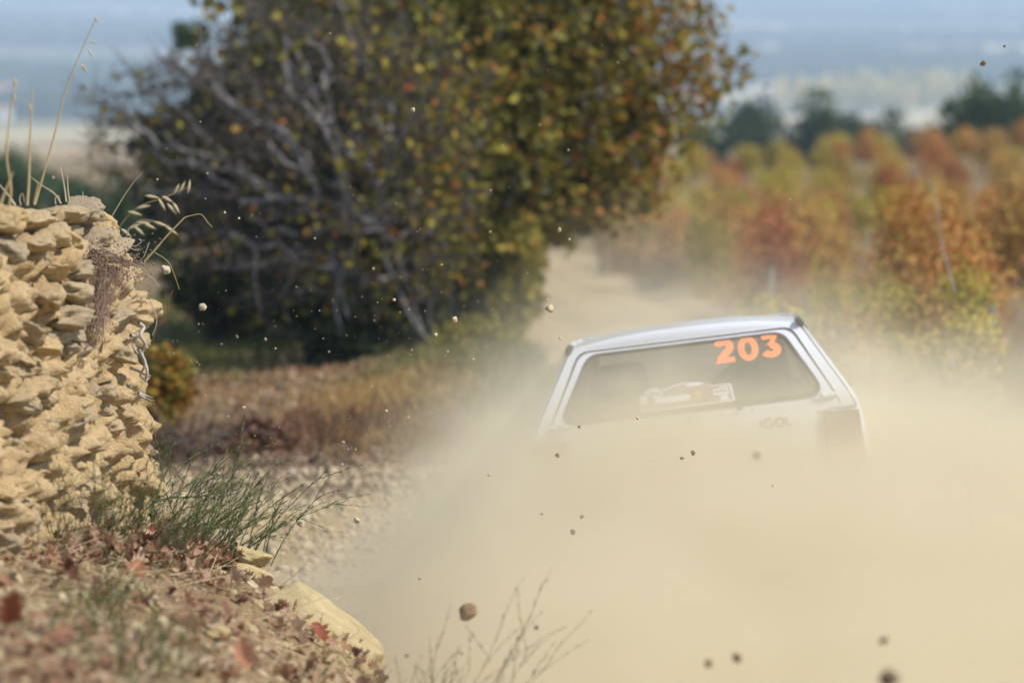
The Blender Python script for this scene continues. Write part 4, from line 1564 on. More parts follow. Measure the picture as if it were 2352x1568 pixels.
def build_car():
    pos = W(1590, 933, 17.5)
    root = thing('rally_car', 'white three-door rally hatchback with orange 203 on its rear window, half buried in dust', 'car')
    rot = Matrix.Rotation(R(-2.2), 4, 'Z') @ Matrix.Rotation(R(-7.2), 4, 'Y') @ Matrix.Rotation(R(-5.0), 4, 'X')
    root.matrix_world = Matrix.Translation(pos - rot.to_3x3() @ Vector((0, .125, .95))) @ rot

    # --- lower body, one shell of stacked outlines
    def outline(z, n=9):
        yr, hw = yrf(z) + .0, hwf(z)
        yf = float(np.interp(z, [.15, .3, .45, .6, .75, .86, .93], [3.62, 3.68, 3.70, 3.66, 3.60, 3.35, 2.9]))
        r = .16
        P = []
        for cx, cy, a0 in ((-hw + r, yr + r, 180), (hw - r, yr + r, 270), (hw - r, yf - r, 0), (-hw + r, yf - r, 90)):
            for a in np.radians(np.linspace(a0, a0 + 90, n)):
                P.append((cx + r * math.cos(a), cy + r * math.sin(a)))
            # straight part towards the next corner
        out = []
        for i in range(4):
            seg = P[i * n:(i + 1) * n]
            out += seg
            a, b = seg[-1], P[((i + 1) * n) % (4 * n)]
            out += [(a[0] + (b[0] - a[0]) * t, a[1] + (b[1] - a[1]) * t) for t in fl(0, 1, 12)[1:-1]]
        O = []
        for x, y in out:
            if y < yr + r * 1.01:
                y += .055 * (x / .7) ** 2 * (1 - (y - yr) / r * .0)
            O.append((x, y, z))
        return O
    zs = [.17, .24, .32, .42, .50, .58, .66, .74, .80, .85, .885]
    V, F = [], []
    for z in zs:
        V += outline(z)
    n = len(outline(.5))
    for k in range(len(zs) - 1):
        for i in range(n):
            j = (i + 1) % n
            F.append((k * n + i, k * n + j, (k + 1) * n + j, (k + 1) * n + i))
    F.append(tuple(range(n))[::-1])
    obj('body', V, F, m_paint, root, True)
    # bonnet and shelf
    mb = MB()
    ys = np.linspace(2.62, 3.58, 8)
    xs = np.linspace(-.70, .70, 9)
    Vh = [(x, y, .90 + .04 * (1 - (x / .7) ** 2) - .11 * ((y - 2.62) / .96) ** 1.6) for y in ys for x in xs]
    mb.add(Vh, [(r_ * 9 + c, r_ * 9 + c + 1, (r_ + 1) * 9 + c + 1, (r_ + 1) * 9 + c) for r_ in range(7) for c in range(8)])
    mb.build('bonnet', m_paint, root, True)

    # --- waist band between the body and the windows: quarter panels left and right of the tailgate
    def side(sx):
        def f(y, z, off=0.0):
            return Vector((sx * (hwf(z) + .012 * math.sin(max(0, min(1, (y - .1) / 2.6)) * math.pi) + off), y, z))
        return f
    gap = .010
    tail_o = trap(.672, .880, .503, 1.272, [.03, .03, .05, .05])
    body_o = trap(.742, .868, .540, 1.311, [.02, .02, .07, .07])
    hole_o = trap(.672 + gap, .880 - gap, .503 + gap, 1.272 + gap, [.03, .03, .05, .05])
    V, F = ring(body_o, hole_o, lambda x, z: rear(x, z), 3)
    obj('rear_pillar_frame', V, F, m_paint, root, True)
    V, F = ring(trap(.70, .870, .525, 1.298, .04), trap(.64, .915, .48, 1.25, .04), lambda x, z: rear(x, z, -.014), 1)
    obj('door_seal', V, F, m_rubber, root, True)
    # tailgate: frame round the window, with a soft raised lip at the glass
    tg = thing_part('tailgate', root)
    win_o = trap(.620, .928, .466, 1.262, [.10, .10, .055, .055])
    V, F = ring(tail_o, win_o, lambda x, z: rear(x, z, .003), 4)
    obj('frame', V, F, m_paint, tg, True)
    V, F = ring(tail_o, trap(.665, .902, .50, 1.29, .04), lambda x, z: rear(x, z, .003), 1)
    V[len(tail_o):] = [tuple(rear(x, z, -.02)) for x, z in tail_o]
    V[2 * len(tail_o) - len(tail_o):2 * len(tail_o)] = [tuple(rear(x, z, -.02)) for x, z in tail_o]
    F = F[:len(tail_o)]
    obj('frame_edge', V[:2 * len(tail_o)], F, m_paint, tg, True)
    win_s = trap(.600, .946, .453, 1.246, [.09, .09, .05, .05])
    mb = MB()
    V1, F1 = ring(trap(.622, .926, .468, 1.264, [.10, .10, .055, .055]), trap(.610, .936, .460, 1.255, [.095, .095, .052, .052]), lambda x, z: rear(x, z, .010), 1)
    mb.add(V1, F1)
    V1, F1 = ring(trap(.610, .936, .460, 1.255, [.095, .095, .052, .052]), win_s, lambda x, z: rear(x, z, .002), 1)
    V1[:len(win_s)] = [tuple(rear(x, z, .010)) for x, z in trap(.610, .936, .460, 1.255, [.095, .095, .052, .052])]
    mb.add(V1, F1)
    mb.build('window_seal', m_rubber, tg, True)
    V, F = disc(win_s, lambda x, z: rear(x, z, .001))
    obj('rear_window', V, F, m_glass, tg, True)
    # lower tailgate, between the lamps
    rows = [(.893, .672), (.872, .668), (.860, .56), (.80, .545), (.70, .535), (.60, .525), (.50, .51), (.46, .50)]
    xs = np.linspace(-1, 1, 17)
    V = [tuple(rear(x * hw, z, .012 if z < .87 else .003)) for z, hw in rows for x in xs]
    F = [(r_ * 17 + c, (r_ + 1) * 17 + c, (r_ + 1) * 17 + c + 1, r_ * 17 + c + 1) for r_ in range(7) for c in range(16)]
    obj('lower_panel', V, F, m_paint, tg, True)
    # recess and plate
    mb = MB().box(tuple(rear(0, .655, .028)), (.52, .012, .11))
    mb.build('number_plate', m_wprint, tg)
    # badge below the window
    a = np.linspace(0, 2 * math.pi, 25)[:-1]
    V = [tuple(rear(.035 * math.cos(t) * (1.2 if math.sin(t) > 0 else .8), .885 + .022 * math.sin(t), .012)) for t in a]
    V += [tuple(rear(.03 * math.cos(t), .885 + .018 * math.sin(t), .02)) for t in a]
    F = [(i, (i + 1) % 24, 24 + (i + 1) % 24, 24 + i) for i in range(24)] + [tuple(range(24, 48))]
    obj('badge', V, F, m_rim, tg)
    V = [tuple(rear(.21 + .018 * math.cos(t), .915 + .008 * math.sin(t), .016)) for t in a]
    obj('lock', V, [tuple(range(24))], m_plast, tg)
    # tailgate catches on both sides
    for sx in (-1, 1):
        mb = MB()
        V, F = tube([rear(sx * .655, .925, .012), rear(sx * .60, .922, .012), rear(sx * .555, .918, .010)], [.013, .015, .007], 8)
        mb.add(V, F)
        V, F = tube([rear(sx * .625, .938, .014), rear(sx * .59, .930, .022)], [.009, .011], 8)
        mb.add(V, F)
        mb.build('tailgate_catch', m_paint, tg, True)
    # orange race number
    ht, wd = .116, .122
    V, F = print_text('203', .135, 1.140, ht, wd, .006, .0, .90)
    obj('race_number', V, F, m_orange, tg)
    # rally plate sticker at the foot of the window
    def P(px, py):
        """plate crop pixels -> glass"""
        u = (px - 300) / 1760 * .432 - .237
        top = 900 - (px - 300) / 1760 * 205
        v = (top - py) / 430 * .094
        return u, .955 + v * 1.14
    out = [P(320, 915), P(345, 915)] + [P(330 + 1720 * t, 912 - 205 * t) for t in fl(.03, .97, 12)] + [P(2070, 690), P(2062, 600), P(2040, 400), P(2020, 370), P(1980, 360), P(1720, 395),
           P(1650, 380), P(1560, 352), P(1450, 338), P(1330, 332), P(1200, 336), P(1080, 355), P(980, 385), P(880, 425), P(800, 460), P(740, 475),
           P(700, 455), P(620, 440), P(540, 450), P(460, 485), P(405, 540), P(385, 580), P(330, 590), P(305, 610), P(305, 700), P(318, 860)]
    out = np.array(out)
    c = out.mean(0)
    inn = c + (out - c) * np.array([.965, .90])
    n = len(out)
    pl = thing_part('rally_plate', root)
    V = [tuple(rear(x, z, .006)) for x, z in np.concatenate([out, inn])]
    obj('border', V, [(i, (i + 1) % n, n + (i + 1) % n, n + i) for i in range(n)], m_wprint, pl)
    V = [tuple(rear(x, z, .0052)) for x, z in inn] + [tuple(rear(*c, .0052))]
    obj('backing', V, [(i, (i + 1) % n, n) for i in range(n)], m_brprint, pl)
    k = 0
    for name, mt, px0, py0, px1, py1 in (('red_band', m_rprint, 900, 430, 1640, 560), ('white_band', m_wprint, 580, 640, 1250, 760), ('white_crest', m_wprint, 1200, 375, 1480, 420),
                                         ('yellow_mark', m_yprint, 1340, 520, 1460, 600), ('white_box', m_wprint, 1690, 480, 1980, 590), ('green_strip', m_gprint, 1712, 505, 1960, 545),
                                         ('white_square', m_wprint, 1810, 595, 1950, 700), ('white_strip', m_wprint, 1810, 420, 1960, 445), ('white_block', m_wprint, 350, 620, 440, 760),
                                         ('pale_block', m_brprint, 1490, 500, 1650, 640), ('yellow_line', m_yprint, 1200, 640, 1470, 670)):
        k += 1
        q = [P(px0, py0 + (.0 if 0 else 0)), P(px0, py1), P(px1, py1 - (px1 - px0) * .117), P(px1, py0 - (px1 - px0) * .117)]
        obj(name, [tuple(rear(x, z, .0072 + .0004 * k)) for x, z in q], [(0, 1, 2, 3)], mt, pl)
    a = np.linspace(0, 2 * math.pi, 29)[:-1]
    e0 = np.array(P(600, 560))
    V = [tuple(rear(e0[0] + .032 * math.cos(t), e0[1] + .019 * math.sin(t), .0125)) for t in a]
    obj('number_field', V, [tuple(range(28))], m_wprint, pl)
    V, F = print_text('203', e0[0] - .026, e0[1] - .0105, .021, .0195, .0135)
    obj('number', V, F, m_bprint, pl)
    # the letters on the right of the lower panel
    V, F = [], []
    for path in ([(.300, .812), (.300, .852)], arc(.335, .832, .019, .020, 50, 350, 22) + [(.340, .832)], arc(.385, .832, .019, .020, 0, 360, 22), [(.418, .852), (.418, .816), (.440, .816)]):
        v, f = ribbon(path, .0062)
        F += [tuple(q + len(V) for q in g_) for g_ in f]
        V += [tuple(rear(x, z, .0155)) for x, z in v]
    obj('lettering', V, F, plain('dusty_lettering', (.22, .21, .20), .7), tg)

    # --- rear lamps
    for sx in (-1, 1):
        L = thing_part('tail_lamp', root)
        mb = MB()
        P4 = [(sx * .575, .60), (sx * .757, .58), (sx * .750, .845), (sx * .590, .855)]
        V = [tuple(rear(x, z, .020)) for x, z in P4] + [tuple(rear(x, z, -.03)) for x, z in P4]
        mb.add(V, [(0, 1, 2, 3), (0, 4, 5, 1), (1, 5, 6, 2), (2, 6, 7, 3), (3, 7, 4, 0)])
        mb.build('housing', m_plast, L)
        for nm, mt, z0, z1 in (('red_lens', m_redlamp, .70, .845), ('amber_lens', m_amber, .60, .69)):
            V = [tuple(rear(sx * x, z, .024)) for x, z in ((.585, z0), (.748, z0), (.742, z1), (.592, z1))]
            V += [tuple(rear(sx * x, z, .030)) for x, z in ((.592, z0 + .008), (.740, z0 + .008), (.735, z1 - .008), (.60, z1 - .008))]
            obj(nm, V, [(0, 1, 5, 4), (1, 2, 6, 5), (2, 3, 7, 6), (3, 0, 4, 7), (4, 5, 6, 7)], mt, L)
    # --- bumper
    mb = MB()
    pts = [(-.80, .30, .42), (-.79, .05, .42), (-.62, -.05, .42), (0, -.10, .42), (.62, -.05, .42), (.79, .05, .42), (.80, .30, .42)]
    V, F = tube(smooth_path(pts, 5), .10, 10)
    V[:, 2] = .40 + (V[:, 2] - .42) * 1.15
    obj('bumper', V, F, m_plast, root, True)
    # --- roof
    ny, nx = 14, 21
    V = []
    for iy in range(ny):
        t = iy / (ny - 1)
        for ix in range(nx):
            u = -1 + 2 * ix / (nx - 1)
            hw = .545 + .008 * math.sin(min(1, t * 1.6) * math.pi / 2) - .03 * max(0, t - .8) * 5
            y0 = .455 + .055 * (u * .8) ** 2
            y = y0 + (2.05 - y0) * t
            crown = .046 * (1 - abs(u) ** 2.6) + .016 * math.sin(min(1, t * 1.5) * math.pi / 2 + .0) - .05 * max(0, t - .75) * 4 * .25
            V.append((u * hw, y, 1.298 + crown))
    F = [(r_ * nx + c, r_ * nx + c + 1, (r_ + 1) * nx + c + 1, (r_ + 1) * nx + c) for r_ in range(ny - 1) for c in range(nx - 1)]
    # rolled rear edge of the roof, down to the tailgate
    base = len(V)
    for k in range(1, 7):
        a = math.pi / 2 * k / 6
        for ix in range(nx):
            u = -1 + 2 * ix / (nx - 1)
            x0, y0_, z0_ = V[ix]
            zt = 1.288
            dz = (z0_ - zt)
            V.append((x0 * (1 - .0 * k), y0_ - .035 * math.sin(a), z0_ - dz * (1 - math.cos(a))))
    for k in range(6):
        for c in range(nx - 1):
            a0 = c if k == 0 else base + (k - 1) * nx + c
            b0 = base + k * nx + c
            F.append((a0, b0, b0 + 1, a0 + 1))
    obj('roof', V, F, m_paint, root, True)
    # gutters with their dark end caps
    for sx in (-1, 1):
        pts = [(sx * .552, .50, 1.296), (sx * .562, .95, 1.302), (sx * .562, 1.5, 1.302), (sx * .552, 2.05, 1.290), (sx * .70, 2.62, .95)]
        V, F = tube(smooth_path(pts, 6), .014, 8)
        g_ = obj('roof_gutter', V, F, m_paint, root, True)
        mb = MB()
        V, F = tube([(sx * .545, .462, 1.318), (sx * .558, .470, 1.296), (sx * .568, .480, 1.270)], [.016, .020, .013], 8)
        V[:, 1] = .47 + (V[:, 1] - .47) * 2.4
        mb.add(V, F)
        mb.add(V[[0, 1, 2, 3, 4, 5, 6, 7]], [tuple(range(8))[::-1]])
        mb.add(V[16:24], [tuple(range(8))])
        mb.build('gutter_cap', m_plast, root, True)
        # rear corner pillar: rounds from the rear face to the flank
        V, F = [], []
        zz = np.linspace(.868, 1.305, 14)
        for z in zz:
            f = (z - .88) / .455
            xr = .742 + (.540 - .742) * f
            p0 = rear(xr, z)
            p2 = Vector((sx * (hwf(z)), p0.y + .13, z))
            p0.x *= sx
            p1 = Vector((p2.x * 1.0, p0.y + .005, z))
            for t in fl(0, 1, 7):
                V.append((1 - t) ** 2 * p0 + 2 * t * (1 - t) * p1 + t * t * p2)
        F = [(r_ * 7 + c, r_ * 7 + c + 1, (r_ + 1) * 7 + c + 1, (r_ + 1) * 7 + c) for r_ in range(13) for c in range(6)]
        obj('corner_pillar', [tuple(v) for v in V], F, m_paint, root, True)
        # flank with window openings
        def edge(z):
            f = (z - .88) / .455
            return rear(.742 + (.540 - .742) * f, z).y + .13
        S = side(sx)

        def quad_loop(y0b, y0t, y1t, y1b, zb, zt, r):
            L = []
            C = [(y0b, zb), (y1b, zb), (y1t, zt), (y0t, zt)]
            for i in range(4):
                p0, p1, p2 = Vector(C[i - 1]), Vector(C[i]), Vector(C[(i + 1) % 4])
                a_, b_ = (p0 - p1).normalized() * r, (p2 - p1).normalized() * r
                for t in fl(0, 1, 5):
                    L.append((1 - t) ** 2 * (p1 + a_) + 2 * t * (1 - t) * p1 + t * t * (p1 + b_))
            return np.array([tuple(p) for p in L])
        for nm, (b0, t0, t1, b1), (wb0, wt0, wt1, wb1) in (
                ('quarter_panel', (edge(.88), edge(1.325), 1.22, 1.22), (.40, .66, 1.16, 1.16)),
                ('door', (1.226, 1.226, 2.06, 2.62), (1.29, 1.29, 2.00, 2.46))):
            o_ = quad_loop(b0, t0, t1, b1, .88, 1.325, .01)
            i_ = quad_loop(wb0, wt0, wt1, wb1, .945, 1.265, .05)
            V, F = ring(o_, i_, lambda y, z: S(y, z), 2)
            dp = thing_part(nm, root)
            obj('panel', V, F, m_paint, dp, True)
            V, F = disc(i_, lambda y, z: S(y, z, -.006), 3)
            obj('side_window', V, F, m_glass, dp, True)
            V, F = ring(quad_loop(wb0 - .008, wt0 - .008, wt1 + .008, wb1 + .008, .938, 1.272, .05), quad_loop(wb0 + .012, wt0 + .012, wt1 - .012, wb1 - .012, .957, 1.253, .045), lambda y, z: S(y, z, .004), 1)
            obj('window_seal', V, F, m_rubber, dp, True)
        # wheels and arches
        for y in (.68, 3.08):
            a = np.linspace(0, math.pi, 17)
            V = []
            for rr, xx in ((.29, .796), (.36, .812), (.385, .79)):
                V += [(sx * xx, y + rr * math.cos(t), .27 + rr * math.sin(t)) for t in a]
            F = [(k * 17 + i, k * 17 + i + 1, (k + 1) * 17 + i + 1, (k + 1) * 17 + i) for k in range(2) for i in range(16)]
            obj('wheel_arch', V, F, m_paint, root, True)
            wh = thing_part('wheel', root)
            V, F = tube([(sx * .66, y, .27), (sx * .67, y, .27), (sx * .80, y, .27), (sx * .81, y, .27)], [.24, .275, .275, .24], 32)
            obj('tyre', V, F, m_tyre, wh, True)
            mb = MB()
            V, F = tube([(sx * .76, y, .27), (sx * .815, y, .27)], [.17, .185], 24)
            mb.add(V, F)
            mb.add(V[:24], [tuple(range(24))])
            for q in range(5):
                t = q * 2 * math.pi / 5
                mb.box((sx * .80, y + .10 * math.cos(t), .27 + .10 * math.sin(t)), (.02, .17, .04), Matrix.Rotation(t, 3, 'X'))
            mb.build('rim', m_rim, wh)
    # windscreen
    def front(x, z, off=0.0):
        return Vector((x, 2.64 - (z - .93) / .38 * .57 - .06 * (x / .6) ** 2 + off, z))
    V, F = ring(trap(.72, .885, .545, 1.335, .03), trap(.645, .945, .52, 1.28, .05), lambda x, z: front(x, z), 2)
    obj('windscreen_frame', V, F, m_paint, root, True)
    V, F = disc(trap(.65, .94, .525, 1.285, .05), lambda x, z: front(x, z, -.004))
    obj('windscreen', V, F, m_glass, root, True)
    # --- inside: floor, dash, seats, cage, headlining
    MB().box((0, 1.6, .30), (1.36, 2.4, .04)).build('cabin_floor', m_trim, root)
    MB().box((0, 2.42, .80), (1.26, .36, .24)).build('dashboard', m_trim, root)
    MB().box((0, .62, .62), (1.30, .06, .50)).build('rear_bulkhead', m_trim, root)
    V = [(u * .52, y, 1.300 + .03 * (1 - u * u)) for y in (.55, 1.3, 2.0) for u in (-1, -.5, 0, .5, 1)]
    obj('headlining', V, [(r_ * 5 + c, (r_ + 1) * 5 + c, (r_ + 1) * 5 + c + 1, r_ * 5 + c + 1) for r_ in range(2) for c in range(4)], m_trim, root, True)
    for sx in (-1, 1):
        s = thing_part('bucket_seat', root)
        mb = MB()
        rows = [(.35, .24), (.60, .25), (.85, .24), (.98, .20), (1.06, .13), (1.15, .125), (1.185, .09)]
        V = []
        for z, hw in rows:
            for x, y in ((-hw, 0), (-hw, .10), (hw, .10), (hw, 0)):
                V.append((sx * .33 + x, 1.30 - (z - .35) * .28 + y, z))
        F = [(k * 4 + i, k * 4 + (i + 1) % 4, (k + 1) * 4 + (i + 1) % 4, (k + 1) * 4 + i) for k in range(6) for i in range(4)] + [(24, 25, 26, 27)]
        obj('backrest', V, F, m_trim, s)
        MB().box((sx * .33, 1.55, .42), (.46, .48, .14)).build('cushion', m_trim, s)
        # crew helmets show as round shapes above the seats
    cg = thing_part('roll_cage', root)
    for nm, pts in (('main_hoop', [(-.62, .98, .40), (-.60, .98, .92), (-.49, .98, 1.24), (-.40, .98, 1.285), (.40, .98, 1.285), (.49, .98, 1.24), (.60, .98, .92), (.62, .98, .40)]),
                    ('diagonal', [(-.52, .97, .60), (.44, .97, 1.26)]), ('harness_bar', [(-.58, .98, .86), (.58, .98, .86)]),
                    ('back_stay', [(-.44, .98, 1.27), (-.52, .45, .70)]), ('back_stay', [(.44, .98, 1.27), (.52, .45, .70)]),
                    ('front_bar', [(-.47, .98, 1.27), (-.50, 1.98, 1.26), (-.60, 2.5, .9)]), ('front_bar', [(.47, .98, 1.27), (.50, 1.98, 1.26), (.60, 2.5, .9)])):
        V, F = tube(pts, .021, 8)
        obj(nm, V, F, m_bar, cg, True)
    done = set()
    for o in root.children_recursive:
        if o.type == 'MESH' and o.data.name not in done:
            done.add(o.data.name)
            co = np.empty(len(o.data.vertices) * 3, np.float32)
            o.data.vertices.foreach_get('co', co)
            co = co.reshape(-1, 3)
            e = np.maximum(co[:, 2] - .95, 0)
            co[:, 0] *= 1 - .09 * e
            co[:, 2] -= .085 * e
            o.data.vertices.foreach_set('co', co.ravel())
            o.data.update()
    return root


def thing_part(name, parent):
    o = bpy.data.objects.new(name, None)
    COL.objects.link(o)
    o.parent = parent
    o.empty_display_size = .1
    return o


build_car()

# ------------------------------------------------------------------ gravel
def gravel():
    g = np.random.default_rng(71)
    shapes = [rock(1, 40 + k, .25, .45) for k in range(5)]
    parts = []
    for sh, n in zip(shapes, (1500,) * 5):
        y = 14.8 + 9.2 * g.random(n) ** .9
        x = g.uniform(-2.4, .9, n)
        k = y > bank_edge(x) + .25
        x, y = x[k], y[k]
        s = np.exp(g.normal(math.log(.0095), .5, len(x))) * (1 + .5 * sstep(17, 19, y))
        s = np.minimum(s, .040)
        parts.append(stamp(sh, np.stack([x, y, height(x, y) + s * .05], 1), s[:, None] * g.uniform(.7, 1.2, (len(x), 3)), rand_rot(len(x), g)))
    V, F = join_arrays(parts)
    obj('gravel', V, F, m_pebble, None, kind='stuff', label='small pale stones strewn over the track')
    # loose tyre-thrown clods closer to the bank
    n = 500
    x = g.uniform(-1.6, 0, n)
    y = g.uniform(14.8, 17.5, n)
    v, f = stamp(shapes[0], np.stack([x, y, height(x, y)], 1), g.uniform(.008, .022, (n, 1)) * np.ones((1, 3)), rand_rot(n, g))
    obj('gravel', v, f, m_rock, None, kind='stuff')


gravel()


# ------------------------------------------------------------------ the bank in front
OAK = [_oak(c) for c in (.35, .9, 1.6, -.7)]


def litter():
    g = np.random.default_rng(81)
    parts = []
    for k, sh in enumerate(OAK):
        n = 850
        y = 8.2 + 6.3 * g.random(n) ** .8
        x = g.uniform(-2.1, .15, n) if k else g.normal(-.95, .4, n)
        ok = (y < bank_edge(x) + .05) & (x > -1.345 - .18 * (14.05 - y) + .02) & (fbm(np.stack([x * 2.6, y * 2.6, x * 0], 1), 2, 8) > -.12)
        x, y = x[ok], y[ok]
        z = height(x, y) + .012 + g.uniform(0, .03, len(x))
        s = np.clip(g.normal(.043, .014, len(x)), .02, .08)
        parts.append(stamp(sh, np.stack([x, y, z], 1), s, flat_rot(len(x), .62)))
    # drift of leaves in the corner of the wall
    n = 560
    y = 12.6 + 1.9 * g.random(n)
    x = -1.345 - .18 * (14.05 - y) + .03 + np.abs(g.normal(0, .22, n))
    z = height(x, y) + .01 + g.uniform(0, .09, n) * np.exp(-np.abs(x + 1.2) * 2)
    parts2 = stamp(OAK[2], np.stack([x, y, z], 1), np.clip(g.normal(.045, .012, n), .025, .075), flat_rot(n, .8))
    for sh in range(4):
        pass
    V1, F1 = join_arrays(parts + [parts2])
    obj('leaf_litter', V1, F1, m_litter, None, kind='stuff', label='brown oak leaves lying over the bank')
    # dry grass bits, stalks and small green shoots
    n = 7000
    y = 8.2 + 6.2 * g.random(n)
    x = g.uniform(-1.9, .15, n)
    ok = (y < bank_edge(x) + .1)
    x, y = x[ok], y[ok]
    blades(x, y, g.uniform(.025, .10, len(x)), .0028, m_grassy, 'dry_grass', lean=(.3, .1), spread=1.0)
    x, y = x[:2200] + .03, y[:2200]
    blades(x, y, g.uniform(.02, .07, len(x)), .004, m_grassg, 'green_grass', spread=.6)
    n = 2600
    y = 8.4 + 6.0 * g.random(n)
    x = g.uniform(-1.9, .1, n)
    ok = (y < bank_edge(x) + .1)
    x, y = x[ok], y[ok]
    v, f = stamp(rock(1, 19, .35, .3), np.stack([x, y, height(x, y)], 1), np.minimum(np.exp(g.normal(math.log(.008), .5, (len(x), 1))), .03) * g.uniform(.6, 1.2, (len(x), 3)), rand_rot(len(x), g))
    obj('earth_crumbs', v, f, m_soil, None, kind='stuff')
    # thin straws lying about
    n = 900
    y = 8.6 + 5.8 * g.random(n)
    x = g.uniform(-1.7, .05, n)
    ok = (y < bank_edge(x))
    x, y = x[ok], y[ok]
    a = g.uniform(0, 6.28, len(x))
    L = g.uniform(.05, .20, len(x))
    P0 = np.stack([x, y, height(x, y) + .02], 1)
    P1 = P0 + np.stack([np.cos(a) * L, np.sin(a) * L, g.normal(.015, .03, len(x))], 1)
    V, F = segs_mesh(P0, P1, np.full(len(x), .0016), np.full(len(x), .001), 3)
    obj('straw_litter', V, F, m_strawp, None, kind='stuff')
    # small stones on the bank
    n = 420
    y = 9 + 5.4 * g.random(n)
    x = g.uniform(-1.6, 0, n)
    ok = y < bank_edge(x) + .1
    x, y = x[ok], y[ok]
    v, f = stamp(rock(2, 9, .25, .4, .05), np.stack([x, y, height(x, y)], 1), g.uniform(.006, .028, (len(x), 1)) * g.uniform(.6, 1.2, (len(x), 3)), rand_rot(len(x), g))
    obj('bank_pebbles', v, f, m_rock, None, True, kind='stuff')


litter()


def big_stones():
    g = np.random.default_rng(91)

    def st(px, py, d, s, seed, lab, rot=(0, 0, 0), boxy=.5, mat=m_rock, rough=.2, dz=0):
        p = W(px, py, d)
        V, F = ICO[3]
        V, F = rock(3, seed, rough, boxy, .035)
        o = obj('stone', V, F, mat, None, True, label=lab, category='stone')
        o.location = (p.x, p.y, p.z + dz + .028)
        o.scale = s
        o.rotation_euler = rot
        return o
    st(578, 1298, 13.9, (.075, .07, .036), 12, 'rounded stone at the back of the small heap on the bank edge', (0, .3, 0))
    st(580, 1330, 13.75, (.088, .06, .026), 13, 'flat slab stone lying across the small heap', (0, R(14), 0), .7)
    st(588, 1362, 13.65, (.048, .05, .042), 15, 'blocky stone under the flat slab, beside the leaves', (0, .1, .3), .8)
    st(550, 1345, 13.7, (.036, .05, .04), 16, 'narrow upright stone left of the blocky one', (0, 0, .4), .7)
    st(262, 1205, 13.55, (.028, .025, .034), 18, 'small pale stone caught in the green stems at the wall', (.2, .5, 0), .4, m_pebble)
    st(395, 1535, 10.2, (.075, .06, .03), 19, 'yellow stone at the bottom of the frame among leaves', (0, .3, .2), .5)
    st(500, 1475, 11.3, (.05, .05, .025), 26, 'low ochre stone half buried in the litter', (0, .2, .6), .5)
    st(20, 1270, 12.3, (.05, .06, .04), 27, 'rounded stone at the foot of the wall by the left edge', (0, .2, .6), .5, m_wallstone)
    # the boulder
    V, F = ico(4)
    n = V.copy()
    m = np.max(np.abs(V), axis=1)[:, None]
    V = V * .6 + V / m * .32
    V = V + n * (.15 * fbm(n * 1.4, 3, 5) + .030 * fbm(n * 5, 3, 6) + .012 * fbm(n * 18, 3, 7))[:, None]
    for a_, c_ in (((-.6, -.5, .62), .62), ((.3, -.8, .5), .72), ((.1, .1, 1.0), .66)):
        a_ = np.array(a_) / np.linalg.norm(a_)
        e_ = V @ a_ - c_
        V = V - np.where(e_ > 0, e_, 0)[:, None] * a_ * .8
    # a shallow ledge on the near side
    V[:, 2] += .05 * sstep(-.1, .25, V[:, 0] + V[:, 2] * .5) * -1
    o = obj('boulder', V, F, m_rock, None, True, label='large smooth sandstone boulder running down the bank into the dust', category='boulder')
    p = W(722, 1462, 13.2)
    o.location = (p.x + .02, p.y, p.z - .02)
    o.scale = (.25, .26, .15)
    o.rotation_euler = (R(0), R(32), R(-8))


big_stones()


def loose_leaves():
    g = np.random.default_rng(95)
    m_pale = leaf_mat('pale_dead_leaf', [(0, (.50, .34, .22)), (1, (.62, .46, .32))], .3)
    m_or = leaf_mat('orange_dead_leaf', [(0, (.44, .20, .11)), (1, (.50, .25, .14))], .4)
    m_br = leaf_mat('brown_dead_leaf', [(0, (.30, .09, .04)), (1, (.34, .11, .05))], .4)
    for px, py, d, s, rot, mt, lab in (
            (462, 1392, 13.3, .105, (R(35), R(5), R(-60)), m_pale, 'pale pink-brown oak leaf lying open on the bank'),
            (545, 1345, 13.2, .07, (R(70), R(10), R(150)), m_pale, 'pale pointed leaf below the blocky stone'),
            (412, 1372, 13.2, .10, (R(25), 0, R(30)), m_br, 'curled brown leaf left of the pale oak leaf'),
            (298, 1355, 12.6, .11, (R(60), R(20), R(10)), m_or, 'orange brown leaf upright below the green stems'),
            (365, 1262, 13.7, .08, (R(60), 0, R(80)), m_br, 'russet leaf hanging in the wiry green stems'),
            (572, 1538, 9.6, .085, (R(75), R(-15), R(20)), m_or, 'blurred orange leaf standing at the bottom edge'),
            (16, 1440, 9.6, .10, (R(80), R(20), R(-20)), m_br, 'blurred rust brown leaf at the left edge'),
            (700, 1500, 12.6, .09, (R(70), R(20), R(100)), m_pale, 'pale leaf leaning on the lower boulder'),
            (745, 1480, 12.7, .09, (R(40), R(0), R(40)), m_br, 'reddish leaf at the foot of the boulder')):
        V, F = OAK[1]
        o = obj('dead_leaf', V, F, mt, None, label=lab, category='leaf')
        p = W(px, py, d)
        o.location = tuple(p)
        o.scale = (s, s, s)
        o.rotation_euler = rot


loose_leaves()


# ------------------------------------------------------------------ plants of the bank
NEEDLE = (np.array([[0, 0, 0], [-.09, .45, .03], [0, 1, 0], [.09, .45, .03]]), np.array([(0, 2, 1), (0, 3, 2)]))


